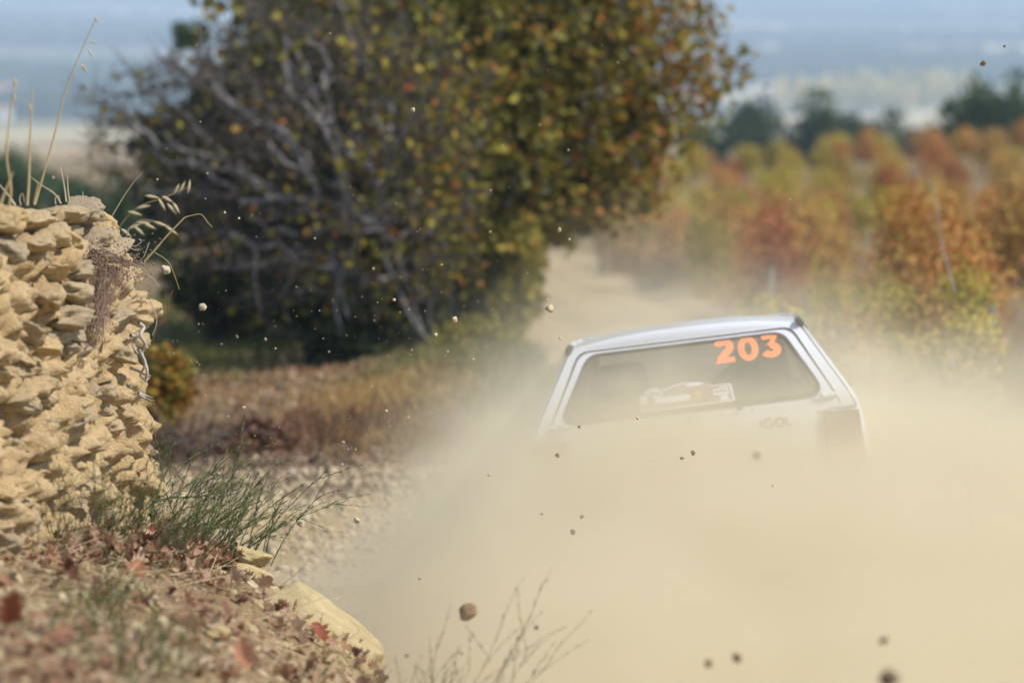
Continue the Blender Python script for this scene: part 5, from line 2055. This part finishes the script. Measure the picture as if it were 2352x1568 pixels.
def frame_along(D, g, spread=.5):
    """matrices whose y axis points forward along D tilted outward"""
    n = len(D)
    r = g.normal(size=(n, 3))
    r -= (r * D).sum(1)[:, None] * D
    r /= np.linalg.norm(r, axis=1)[:, None] + 1e-9
    Y = D * math.cos(spread) + r * math.sin(spread)
    Z = np.cross(np.cross(Y, r), Y)
    Z = r - (r * Y).sum(1)[:, None] * Y
    Z /= np.linalg.norm(Z, axis=1)[:, None] + 1e-9
    X = np.cross(Y, Z)
    return np.stack([X, Y, Z], 2)


def wiry_plant(lab, base, n, L, lean, g, mat=None, rad=.12, thick=.0016, needle=.016, dens=120, branch=3, cat='plant', name='wiry_plant', up=1.0, mat2=None):
    mat = mat or m_needle
    base = Vector(base)
    t = thing(name, lab, cat, tuple(base))
    segs0, segs1, r0, NP, ND = [], [], [], [], []

    def stem(p, d, L_, r_, lvl):
        k = 9
        pos = p.copy()
        for i in range(k):
            q = pos + d * L_ / k
            segs0.append(pos.copy()); segs1.append(q.copy()); r0.append(r_ * (1 - .75 * i / k))
            m = max(1, int(dens * L_ / k))
            for j in range(m):
                NP.append(pos + (q - pos) * g.random()); ND.append(d.copy())
            if lvl > 0 and i > 2 and g.random() < branch * .12:
                dd = d + g.normal(0, .33, 3)
                dd /= np.linalg.norm(dd)
                stem(q, dd, L_ * g.uniform(.25, .5), r_ * .6, lvl - 1)
            d = d + np.array([lean[0], lean[1], -.02]) * (.07) + g.normal(0, .035, 3)
            d /= np.linalg.norm(d)
            pos = q
    for i in range(n):
        p = np.array([g.normal(0, rad * .4), g.normal(0, rad * .4), -.01])
        d = np.array([lean[0] * .6 + g.normal(0, .42), lean[1] * .6 + g.normal(0, .35), up + g.normal(0, .15)])
        d /= np.linalg.norm(d)
        stem(p, d, L * g.uniform(.55, 1.1), thick, 1)
    V, F = segs_mesh(segs0, segs1, np.array(r0), np.array(r0) * .85, 4)
    obj('stems', V, F, mat, t, kind='stuff')
    NP, ND = np.array(NP), np.array(ND)
    if len(NP):
        V, F = stamp(NEEDLE, NP, g.uniform(.6, 1.25, len(NP)) * needle, frame_along(ND, g, .42))
        obj('narrow_leaves', V, F, mat2 or mat, t, kind='stuff')
    return t


def gp(px, py, d):
    p = W(px, py, d)
    p.z = H(p.x, p.y)
    return p


def bank_plants():
    g = np.random.default_rng(101)
    def at(px, d):
        x = (px - 1176) / FPX * d
        return (x, d, H(x, d))
    wiry_plant('clump of wiry green stems leaning right at the corner of the wall', at(425, 13.9), 42, .40, (.72, .1), g, rad=.26, thick=.0021, needle=.020)
    wiry_plant('second wiry green clump behind the small stone heap', at(490, 14.0), 26, .30, (.5, .1), g, rad=.22, thick=.0021, needle=.020)
    wiry_plant('wiry green clump low in front of the others, bending right', at(330, 13.2), 34, .34, (.9, .0), g, rad=.24, thick=.002, needle=.020)
    wiry_plant('upright dull green clump against the wall foot', at(225, 12.9), 34, .32, (.15, .0), g, rad=.22, mat2=m_needle)
    wiry_plant('thin dull green stems at the wall foot near the left edge', at(150, 12.5), 12, .26, (.1, .0), g, rad=.16, mat=m_needleb)
    wiry_plant('small green sprig on the right face of the wall above the flat stone', tuple(W(325, 1075, 14.15)), 4, .16, (.6, 0), g, rad=.02, dens=90)
    wiry_plant('fine dark twiggy sprig behind the flat orange stone', tuple(W(335, 1160, 14.3)), 7, .17, (.7, 0), g, rad=.04, dens=60)
    # the long sprig that sticks out under the flat stone
    t = thing('green_sprig', 'single long green sprig reaching right from under the flat orange stone', 'plant', tuple(W(345, 1155, 14.0)))
    o = Vector(t.location)
    for path, th in (([(352, 1180), (350, 1160), (365, 1148), (400, 1143), (450, 1140), (500, 1132), (552, 1120)], .0022), ([(350, 1160), (347, 1185), (344, 1215)], .0022)):
        pts = smooth_path([W(x, y, 14.0) - o for x, y in path], 6)
        V, F = tube(pts, np.linspace(th, th * .5, len(pts)), 5)
        obj('stem', V, F, m_needle, t, True)
        P = np.array([tuple(p) for p in pts])
        D = np.gradient(P, axis=0)
        D /= np.linalg.norm(D, axis=1)[:, None]
        q = g.integers(0, len(P), 80)
        V, F = stamp((NEEDLE[0] * (1.6, 1, 1), NEEDLE[1]), P[q] + g.normal(0, .002, (80, 3)), g.uniform(.012, .030, 80), frame_along(D[q], g, .55))
        obj('narrow_leaves', V, F, m_needle, t, kind='stuff')
    # straw clump in the corner
    p = at(372, 13.95)
    t = thing('dry_tuft', 'tuft of dry brown stalks standing at the wall corner', 'grass tuft', p)
    n = 110
    P0 = np.stack([g.normal(0, .045, n), g.normal(0, .05, n), np.zeros(n)], 1)
    P1 = P0 + np.stack([g.normal(0, .03, n), g.normal(0, .03, n), g.uniform(.08, .20, n)], 1)
    V, F = segs_mesh(P0, P1, np.full(n, .0016), np.full(n, .0008), 3)
    obj('stalks', V, F, m_straw, t, kind='stuff')
    # small trifoliate shoot on the boulder
    t = thing('green_shoot', 'tiny broad-leaved green shoot at the foot of the boulder', 'plant', tuple(W(722, 1470, 12.85)))
    o = Vector(t.location)
    V, F = tube(smooth_path([Vector((0, 0, -.03)), Vector((.01, 0, .0)), Vector((.03, 0, .03)), Vector((.035, 0, .05))], 4), .001, 4)
    obj('stem', V, F, m_needle, t)
    C = np.array([(.0, 0, .0), (.015, 0, .015), (.02, 0, .02), (.03, 0, .03), (.034, 0, .045), (.035, 0, .05), (.045, 0, .02), (-.012, 0, .012)])
    V, F = stamp(LEAF4, C, np.full(8, .014), rand_rot(8, g))
    obj('foliage', V, F, m_l_olive, t)
    # near, out of focus greens
    for px, d, n, L, lean, lab in ((300, 9.6, 30, .20, (.2, 0), 'blurred green wiry clump near the bottom of the frame'), (405, 9.9, 18, .15, (.4, 0), 'small blurred green clump right of the near one'),
                                   (130, 9.9, 22, .20, (.2, 0), 'blurred green clump at the lower left'), (215, 10.8, 14, .15, (.3, 0), 'blurred green stems among rust leaves left of centre'), (640, 11.0, 9, .14, (.5, 0), 'sparse dry green stems near the bottom edge')):
        x = (px - 1176) / FPX * d
        wiry_plant(lab, (x, d, H(x, d) - .0), n, L, lean, g, rad=.16, dens=110, mat=m_needle if px != 640 else m_needleb)
    # plants standing in the dust, bottom centre
    for px, d, n, L, lean, lab, dn in ((1075, 11.3, 5, .40, (.15, 0), 'tall thin forked weed standing at the left of the dusty group', 22), (1110, 11.2, 10, .46, (.35, 0), 'tallest dusty weed with feathery tips leaning right', 26), (1180, 11.5, 14, .44, (.35, 0), 'branched dusty weed right of the tallest one', 22),
                                       (1250, 11.8, 14, .44, (.5, 0), 'pale dusty weed fading into the dust on the right', 18), (985, 11.2, 3, .32, (.1, 0), 'single thin weed apart from the others, left in the dust', 20), (1320, 12.1, 8, .38, (.6, 0), 'faintest weed at the right end of the dusty group', 14)):
        x = (px - 1176) / FPX * d - .10
        wiry_plant(lab, (x, d, H(x, d)), n, L, lean, g, mat=m_needleb, rad=.12, thick=.0019, needle=.021, dens=dn * 2.6, branch=6, name='dusty_weed', cat='weed')


bank_plants()


def wall_plants():
    g = np.random.default_rng(111)
    # stalks on the wall top: (root px, py, d) -> (tip)
    def stalk(path, d, r0_, lab, ears=(), mat=m_straw, name='grass_stalk'):
        pts = [W(x, y, d) for x, y in path]
        o = pts[0]
        t = thing(name, lab, 'grass stalk', tuple(o))
        sp = smooth_path([p - o for p in pts], 5)
        V, F = tube(sp, np.linspace(r0_, r0_ * .35, len(sp)), 6)
        obj('stem', V, F, mat, t, True)
        for x, y, a, L in ears:
            c = W(x, y, d) - o
            k = L / FPX * d
            dv = Vector((math.cos(R(a)), 0, -math.sin(R(a)))) * k
            V, F = tube([c - dv * .5, c - dv * .2, c + dv * .15, c + dv * .5], [.0006, .0035, .003, .0003], 6)
            obj('spikelet', V, F, m_strawp, t, True)
        return t
    stalk([(80, 470), (100, 400), (125, 310), (150, 210), (190, 110), (222, 40)], 12.9, .0042, 'tallest grass stalk on the wall with drooping spikelets', [(222, 46, 70, 22), (214, 97, 15, 22), (208, 122, -120, 28), (190, 155, 60, 24), (196, 160, 75, 22)])
    stalk([(62, 472), (66, 420), (68, 350), (72, 260), (75, 200)], 12.4, .0055, 'thick blurred stalk left of the tallest one', [(70, 250, 80, 24)])
    stalk([(78, 470), (84, 440), (88, 420)], 12.6, .004, 'short bent stalk between the thick and the tall one')
    stalk([(20, 478), (25, 430), (15, 350), (28, 230), (35, 180)], 11.8, .0045, 'leaning stalk at the left edge with a blurred ear', [(35, 190, 80, 24), (34, 225, 70, 22)])
    stalk([(0, 470), (12, 440), (30, 395)], 11.6, .006, 'broad dry blade at the left edge')
    stalk([(152, 463), (148, 430), (139, 382)], 13.5, .0038, 'cut straw standing at the middle of the wall top', mat=m_strawp)
    stalk([(160, 463), (156, 435), (155, 402)], 13.5, .003, 'thin grey straw beside the cut straw', mat=m_strawp)
    stalk([(140, 468), (125, 445), (95, 425), (70, 406)], 13.2, .0028, 'pale straw leaning left over the wall top', mat=m_strawp)
    stalk([(35, 472), (20, 450), (-5, 420)], 12.7, .004, 'pale straw leaning left near the edge', mat=m_strawp)
    stalk([(187, 468), (190, 450), (190, 440)], 13.7, .0028, 'short stub of straw left of the broken corner', mat=m_strawp)
    stalk([(178, 470), (176, 458), (174, 448)], 13.7, .0028, 'shortest stub of straw on the wall top', mat=m_strawp)
    stalk([(48, 472), (45, 455), (52, 445), (56, 465)], 12.9, .0022, 'small curled straw on the wall top, left', mat=m_strawp)
    stalk([(128, 470), (127, 455), (135, 450), (138, 466)], 13.3, .0022, 'small curled straw in the middle of the wall top', mat=m_strawp)
    stalk([(258, 495), (285, 450), (310, 415), (328, 395)], 14.8, .0028, 'straw rising behind the broken corner of the wall')
    # oats behind the wall, blurred
    t = thing('wild_oats', 'blurred golden heads of wild oats behind the wall corner', 'grass', tuple(W(255, 560, 17.2)))
    o = Vector(t.location)
    for path, ears in (([(250, 560), (290, 500), (330, 470), (375, 455), (430, 430)], [(405, 435, -60, 30), (418, 430, -62, 32), (434, 428, -80, 32), (385, 458, 30, 30), (372, 470, 60, 34), (350, 452, 10, 34), (330, 475, -10, 34), (310, 490, 15, 34), (395, 480, 50, 34), (405, 478, 60, 30)]),
                       ([(255, 570), (290, 530), (330, 505), (390, 520)], [(330, 512, 0, 32), (345, 520, 25, 32), (370, 515, 20, 34), (395, 530, 35, 36), (310, 520, -20, 32), (290, 535, 40, 32), (320, 530, 40, 30)])):
        pts = smooth_path([W(x, y, 17.2) - o for x, y in path], 4)
        V, F = tube(pts, .0016, 4)
        obj('stem', V, F, m_straw, t)
        for x, y, a, L in ears:
            c = W(x, y, 17.2) - o
            k = L / FPX * 17.2
            dv = Vector((math.cos(R(a)), 0, -math.sin(R(a)))) * k
            V, F = tube([c - dv * .5, c - dv * .2, c + dv * .15, c + dv * .5], [.001, .0075, .006, .0006], 6)
            obj('spikelet', V, F, m_strawp, t, True)
    # bent straw that reaches from the wall into the air
    t = thing('bent_straw', 'bent dry straw reaching out from the wall edge and folding over', 'grass stalk', tuple(W(332, 600, 14.3)))
    o = Vector(t.location)
    for path, a, b in (([(332, 600), (355, 575), (385, 540), (425, 499)], .0042, .003), ([(425, 499), (445, 494), (463, 493), (478, 512), (488, 522)], .002, .001), ([(356, 580), (385, 600), (400, 630), (412, 665)], .0014, .0009)):
        pts = smooth_path([W(x, y, 14.3) - o for x, y in path], 5) if len(path) != 2 else path
        V, F = tube(pts, np.linspace(a, b, len(pts)), 6)
        obj('stem', V, F, m_straw, t, True)
    t = thing('red_twig', 'thin reddish twig forking beside the wall edge', 'twig', tuple(W(350, 785, 14.6)))
    o = Vector(t.location)
    for path in ([(350, 785), (362, 750), (385, 720), (400, 700)], [(385, 720), (386, 690), (398, 665)], [(372, 735), (380, 735), (370, 745)]):
        V, F = tube(smooth_path([W(x, y, 14.6) - o for x, y in path], 4), .0018, 5)
        obj('stem', V, F, m_twigr, t)
    # curled rootlets on the rim
    t = thing('dry_rootlets', 'curled pale rootlets and straws hanging off the wall rim', 'roots', tuple(W(310, 570, 14.1)))
    o = Vector(t.location)
    for path in ([(300, 562), (310, 566), (320, 560), (325, 552), (318, 550)], [(330, 590), (338, 570), (343, 556)], [(338, 632), (352, 640), (362, 655), (368, 655)], [(345, 690), (360, 735), (350, 770)],
                 [(290, 545), (296, 525)], [(320, 600), (330, 606), (333, 600)], [(300, 570), (312, 575), (318, 570)]):
        V, F = tube(smooth_path([W(x, y, 14.05) - o for x, y in path], 4), .0018, 5)
        obj('rootlet', V, F, m_root, t)
    # dried brown umbel plant hanging over the face
    t = thing('dried_plant', 'dead brown feathery plant with many thin stalks on the wall face', 'plant', tuple(W(225, 740, 13.5)))
    o = Vector(t.location)
    P0, P1, C = [], [], []
    for k in range(130):
        px0, py0 = 215 + g.normal(0, 18), 750 + g.normal(0, 22)
        px1, py1 = 235 + g.normal(0, 42), 625 + g.normal(0, 22)
        d0, d1 = 13.45 + g.normal(0, .03), 13.6 + g.normal(0, .05)
        a, b = W(px0, py0, d0) - o, W(px1, py1, d1) - o
        P0.append(a); P1.append(b)
        for _ in range(7):
            C.append(b + Vector((g.normal(0, .03), g.normal(0, .03), abs(g.normal(0, .03)))))
    V, F = segs_mesh([tuple(p) for p in P0], [tuple(p) for p in P1], np.full(130, .0011), np.full(130, .0008), 3)
    m_dry = plain('dry_purple_brown', (.25, .165, .12), .9)
    obj('stalks', V, F, m_dry, t, kind='stuff')
    v, f = stamp(ICO[0], np.array([tuple(c) for c in C]), g.uniform(.0018, .0045, len(C)), rand_rot(len(C), g))
    obj('seed_heads', v, f, m_dry, t, kind='stuff')
    C = np.array([tuple(W(175 + 170 * g.random(), 545 + 140 * g.random() ** 1.0, 13.85) - o) for _ in range(260)])
    k = C[:, 0] > C[:, 0].min() + .0
    v, f = stamp(ICO[0], C[k] + g.normal(0, .03, (k.sum(), 3)), g.uniform(.0018, .0045, k.sum()), rand_rot(int(k.sum()), g))
    obj('seed_heads', v, f, m_dry, t, kind='stuff')
    # dead leaf and green caught in the crack
    for px, py, s, mt, lab in ((215, 705, .05, m_litter, 'rust leaf caught in a crack high on the wall'), (205, 722, .045, m_litter, 'second rust leaf in the crack, just below'), (222, 715, .03, m_l_olive, 'small green leaf in the crack beside the rust leaves'), (45, 1010, .05, m_litter, 'dark red leaf lodged in the wall near the left edge')):
        V, F = OAK[2]
        q = obj('caught_leaf', V, F, mt, None, label=lab, category='leaf')
        q.location = tuple(W(px, py, 13.35 if px > 100 else 12.5))
        q.scale = (s, s, s)
        q.rotation_euler = (R(60), R(20 + px), R(30))


wall_plants()


# ------------------------------------------------------------------ stones thrown up by the wheels
def flying():
    g = np.random.default_rng(121)
    kinds = [rock(2, 200 + k, .34, .22, .08) for k in range(6)]
    S = [  # px, py, d, radius in px, dark, label
        (380, 620, 14.5, 11, 0, 'pale rounded stone in the air right of the wall corner'), (466, 705, 14.4, 9, 0, 'pale stone in the air against the dark shrub, lower than the wall corner'),
        (122, 408, 13.6, 4, 0, 'small pale stone in the air above the wall top'), (1263, 708, 15.5, 9.5, 0, 'tan stone in the air over the road bend'), (1045, 734, 14.8, 8, 0, 'angular pink stone in the air before the tree trunks'),
        (1001, 769, 14.8, 5, 0, 'small pale stone in the air beside the angular pink one'), (948, 253, 15.5, 6, 0, 'pale chip in the air against the middle of the tree crown'), (692, 1202, 14.5, 9, 0, 'long pale stone in the air over the gravel'),
        (820, 1194, 14.8, 7, 0, 'grey tan stone in the air at the edge of the dust'), (1075, 1404, 12.2, 22, 1, 'large dark clod in the air above the dusty weeds'), (2258, 146, 16.5, 9, 1, 'dark clod in the air against the hazy plain'),
        (2307, 107, 15.5, 3.5, 1, 'tiny dark stone above the dark clod in the sky'), (963, 1328, 14.5, 4.5, 1, 'small dark stone in the air left of the large clod'), (1692, 1510, 9.6, 12, 1, 'dark blurred clod low in the dust below the car'),
        (1627, 1523, 9.4, 10, 1, 'fainter blurred clod left of the dark one low in the dust'), (2040, 1556, 8.2, 22, 1, 'largest blurred clod at the bottom edge'), (2030, 1470, 9.0, 11, 1, 'faint clod above the largest blurred one'),
        (1738, 1045, 9.3, 8, 1, 'soft grey clod in the dust below the car window'), (1567, 1052, 14.5, 4.5, 1, 'small brown stone in front of the tailgate'), (1592, 1040, 14.2, 6, 1, 'brown stone right of the small one before the tailgate'),
        (1281, 1045, 14.7, 6, 1, 'brown stone before the left tail of the car'), (1316, 1221, 13.6, 7, 1, 'brown stone low in the dust below the car\'s left side'), (1336, 1186, 13.8, 5, 1, 'lighter stone just above that low brown one'), (1244, 1180, 14.2, 4, 1, 'small stone left of the lighter one in the dust'),
        (788, 1016, 14.9, 5, 0, 'ochre stone in the air before the brown verge'), (560, 936, 14.8, 4, 0, 'ochre chip in the air above the rusty bush'), (887, 944, 15, 4, 0, 'ochre chip in the air over the verge'), (610, 779, 14.8, 3.5, 0, 'pale chip in the air left of the drooping branches'),
        (633, 800, 14.8, 3, 0, 'smaller pale chip below and right of that chip'), (1285, 528, 15.5, 5, 0, 'pale stone in the air by the crown of the tree near the road'), (516, 488, 15, 3, 0, 'pale chip in the air above the bent straw'), (501, 1087, 14.6, 5, 0, 'pale chip in the air over the brush heap'),
        (1465, 960, 14.9, 4, 0, 'ochre stone low in front of the rear window'), (1124, 1090, 14.5, 4, 0, 'faint stone at the left of the dust bank'), (1060, 1500, 11.6, 4, 1, 'small dark clod among the dusty weeds'), (1232, 1440, 11.8, 6, 1, 'dark clod right of the tallest weed'), (935, 1505, 11.6, 4.5, 1, 'small dark clod left of the dusty weeds'),
        (1330, 980, 14.6, 4, 1, 'brown speck on the lower left of the rear window')]
    for k, (px, py, d, r_, dark, lab) in enumerate(S):
        V, F = kinds[k % 6]
        o = obj('flying_stone', V, F, m_flyd if dark else m_fly, None, True, label=lab, category='stone', group='stones thrown up by the wheels')
        o.location = tuple(W(px, py, d))
        s = r_ / FPX * d
        o.scale = (s * g.uniform(.85, 1.25), s, s * g.uniform(.7, 1.0))
        o.rotation_euler = tuple(g.uniform(0, 3, 3))
    # grit
    n = 900
    px = np.concatenate([g.normal(900, 300, 640), g.uniform(350, 2300, 260)])
    py = np.concatenate([g.normal(930, 260, 640), g.uniform(60, 1500, 260)])
    d = g.uniform(13.2, 17, n)
    P = np.array([tuple(W(a, b, c)) for a, b, c in zip(px, py, d)])
    P = P[(P[:, 2] > height(P[:, 0], P[:, 1]) + .05)]
    s = np.exp(g.normal(math.log(.85), .55, len(P))) / FPX * 14.7
    v, f = stamp(ICO[0], P, s, rand_rot(len(P), g))
    obj('flying_grit', v, f, m_fly, None, kind='stuff')


flying()

# ------------------------------------------------------------------ dust
def dust_mat(name, dens, col=(.91, .825, .62)):
    m = bpy.data.materials.new(name)
    m.use_nodes = True
    nt = m.node_tree
    nt.nodes.clear()
    o = nt.nodes.new('ShaderNodeOutputMaterial')
    v = nt.nodes.new('ShaderNodeVolumePrincipled')
    v.inputs['Color'].default_value = (*col, 1)
    v.inputs['Density'].default_value = dens
    v.inputs['Anisotropy'].default_value = 0.1
    nt.links.new(v.outputs[0], o.inputs['Volume'])
    return m


class E_:
    """arithmetic on geometry-node sockets"""
    ng = None

    def __init__(self, s):
        self.s = s

    @staticmethod
    def op(o, *a, clamp=False):
        n = E_.ng.nodes.new('ShaderNodeMath')
        n.operation = o
        n.use_clamp = clamp
        for i, v in enumerate(a):
            if isinstance(v, E_):
                E_.ng.links.new(v.s, n.inputs[i])
            else:
                n.inputs[i].default_value = v
        return E_(n.outputs[0])

    def __add__(s, o): return E_.op('ADD', s, o)
    __radd__ = __add__
    def __sub__(s, o): return E_.op('SUBTRACT', s, o)
    def __rsub__(s, o): return E_.op('SUBTRACT', o, s)
    def __mul__(s, o): return E_.op('MULTIPLY', s, o)
    __rmul__ = __mul__

    def ss(s, a, b):
        n = E_.ng.nodes.new('ShaderNodeMapRange')
        n.interpolation_type = 'SMOOTHSTEP'
        n.inputs[1].default_value = a
        n.inputs[2].default_value = b
        E_.ng.links.new(s.s, n.inputs[0])
        return E_(n.outputs[0])

    def lin(s, pts):
        """piecewise linear through (x, y) pairs"""
        n = E_.ng.nodes.new('ShaderNodeFloatCurve')
        x0, x1 = pts[0][0], pts[-1][0]
        y0, y1 = min(p[1] for p in pts), max(p[1] for p in pts)
        c = n.mapping.curves[0]
        P = [((p[0] - x0) / (x1 - x0), (p[1] - y0) / (y1 - y0 + 1e-9)) for p in pts]
        while len(c.points) < len(P):
            c.points.new(.5, .5)
        for q, p in zip(c.points, P):
            q.location = p
            q.handle_type = 'VECTOR'
        n.mapping.update()
        t = E_.op('MULTIPLY_ADD', s, 1 / (x1 - x0), -x0 / (x1 - x0), clamp=True)
        E_.ng.links.new(t.s, n.inputs['Value'])
        return E_(n.outputs[0]) * (y1 - y0) + y0


def volume(name, mat, lo, hi, res, field, label=None):
    ng = bpy.data.node_groups.new(name + '_field', 'GeometryNodeTree')
    ng.interface.new_socket('Geometry', in_out='INPUT', socket_type='NodeSocketGeometry')
    ng.interface.new_socket('Geometry', in_out='OUTPUT', socket_type='NodeSocketGeometry')
    E_.ng = ng
    out = ng.nodes.new('NodeGroupOutput')
    vc = ng.nodes.new('GeometryNodeVolumeCube')
    sm = ng.nodes.new('GeometryNodeSetMaterial')
    sm.inputs['Material'].default_value = mat
    ng.links.new(vc.outputs[0], sm.inputs[0])
    ng.links.new(sm.outputs[0], out.inputs[0])
    vc.inputs['Min'].default_value = lo
    vc.inputs['Max'].default_value = hi
    for k, r_ in zip('XYZ', res):
        vc.inputs['Resolution ' + k].default_value = r_
    pos = ng.nodes.new('GeometryNodeInputPosition')
    sx = ng.nodes.new('ShaderNodeSeparateXYZ')
    ng.links.new(pos.outputs[0], sx.inputs[0])

    def nz(scale, detail, off, stretch=(1, 1, 1), rough=.55, dist=0.0):
        mp = ng.nodes.new('ShaderNodeVectorMath')
        mp.operation = 'MULTIPLY_ADD'
        ng.links.new(pos.outputs[0], mp.inputs[0])
        mp.inputs[1].default_value = stretch
        mp.inputs[2].default_value = (off, off * .7, -off)
        n = ng.nodes.new('ShaderNodeTexNoise')
        n.inputs['Scale'].default_value = scale
        n.inputs['Detail'].default_value = detail
        n.inputs['Roughness'].default_value = rough
        n.inputs['Distortion'].default_value = dist
        ng.links.new(mp.outputs[0], n.inputs['Vector'])
        return E_(n.outputs[0])
    d = field(E_(sx.outputs[0]), E_(sx.outputs[1]), E_(sx.outputs[2]), nz)
    ng.links.new(E_.op('MAXIMUM', d, 0.0).s, vc.inputs['Density'])
    me = bpy.data.meshes.new(name)
    me.materials.append(mat)
    o = link(name, me, kind='stuff', label=label)
    o.modifiers.new('cloud', 'NODES').node_group = ng
    return o


def f_near(x, y, z, nz):
    n1 = nz(.9, 5, 3.1, (1, .8, 1.2), .58, .3)
    n2 = nz(1.6, 4, 9.7)
    n3 = nz(2.6, 4, 5.2, (1, 1, 1.6), .6, .5)
    sft = nz(3.5, 3, 2.2)
    top = y.lin([(9, -2.35), (12, -2.22), (14.5, -2.12), (16.5, -2.05), (18, -2.12), (20, -2.45), (22, -2.75), (24, -2.9)])
    top = top + x.lin([(-1.5, -.45), (-.7, -.25), (-.1, 0), (1.3, .0), (2.0, -.14), (2.6, -.24), (6, -.28)]) + (n1 - .5) * .9 - .05
    a = top - z
    body = (a + (sft - .5) * .6).ss(-.30, .35) * 2.6
    veil = a.ss(-.80, .15) * .66 * n3.ss(.32, .62)
    low = E_.op('MAXIMUM', -2.40 - z, 0.0) * 1.0
    side = (x + low + (n2 - .5) * 1.3 - y.lin([(9, -.15), (12, -.12), (14, -.22), (16, -.30), (18, -.1), (20, .25), (24, .8)])).ss(-.6, 1.15)
    side2 = (x + low + (n2 - .5) * 1.6 - y.lin([(9, -.2), (16, -.25), (19, .05), (24, .7)])).ss(-.5, .7)
    ends = y.ss(9.2, 11.5) * (1 - y.ss(21.5, 24)) 
    gaps = n3.ss(.25, .55) * .7 + .3
    return (body * side * gaps + veil * side2) * ends


def f_far(x, y, z, nz):
    n1 = nz(.45, 5, 1.7, (1, .6, 1.4), .6, .4)
    n2 = nz(.9, 4, 7.7, (1, .7, 1), .6)
    g = y.lin([(20, -3.2), (30, -3.5), (40, -3.95), (55, -4.4)])
    h = z - g
    vert = 1 - (h + (n2 - .5) * 1.4).ss(.2, 1.9)
    cx = y.lin([(20, 1.3), (28, 1.5), (38, 1.35), (50, .9), (56, .3)])
    wdt = E_.op('ABSOLUTE', x - cx + (n2 - .5) * 2.0)
    s = 1 - wdt.ss(.2, 1.9)
    right = (x + (n2 - .5) * 1.5).ss(2.0, 3.4) * (1 - y.ss(26, 34)) * (1 - (h + (n2 - .5)).ss(.3, 1.5)) * .9
    dens = n1.ss(.34, .72)
    return (vert * s * dens * .055 * (1 - y.ss(38, 55)) + right * dens * .04) * y.ss(20, 22.5)


sc.cycles.volume_step_rate = 3.5
volume('dust_cloud', dust_mat('dust', 1.0), (-2.6, 9.0, -3.3), (6.5, 24.2, -1.1), (152, 190, 60), f_near, 'billowing tan dust thrown up behind the car')
volume('dust_haze', dust_mat('thin_dust', 1.0), (-4, 20, -4.6), (7, 56, -.9), (90, 150, 46), f_far, 'thin dust hanging over the road')
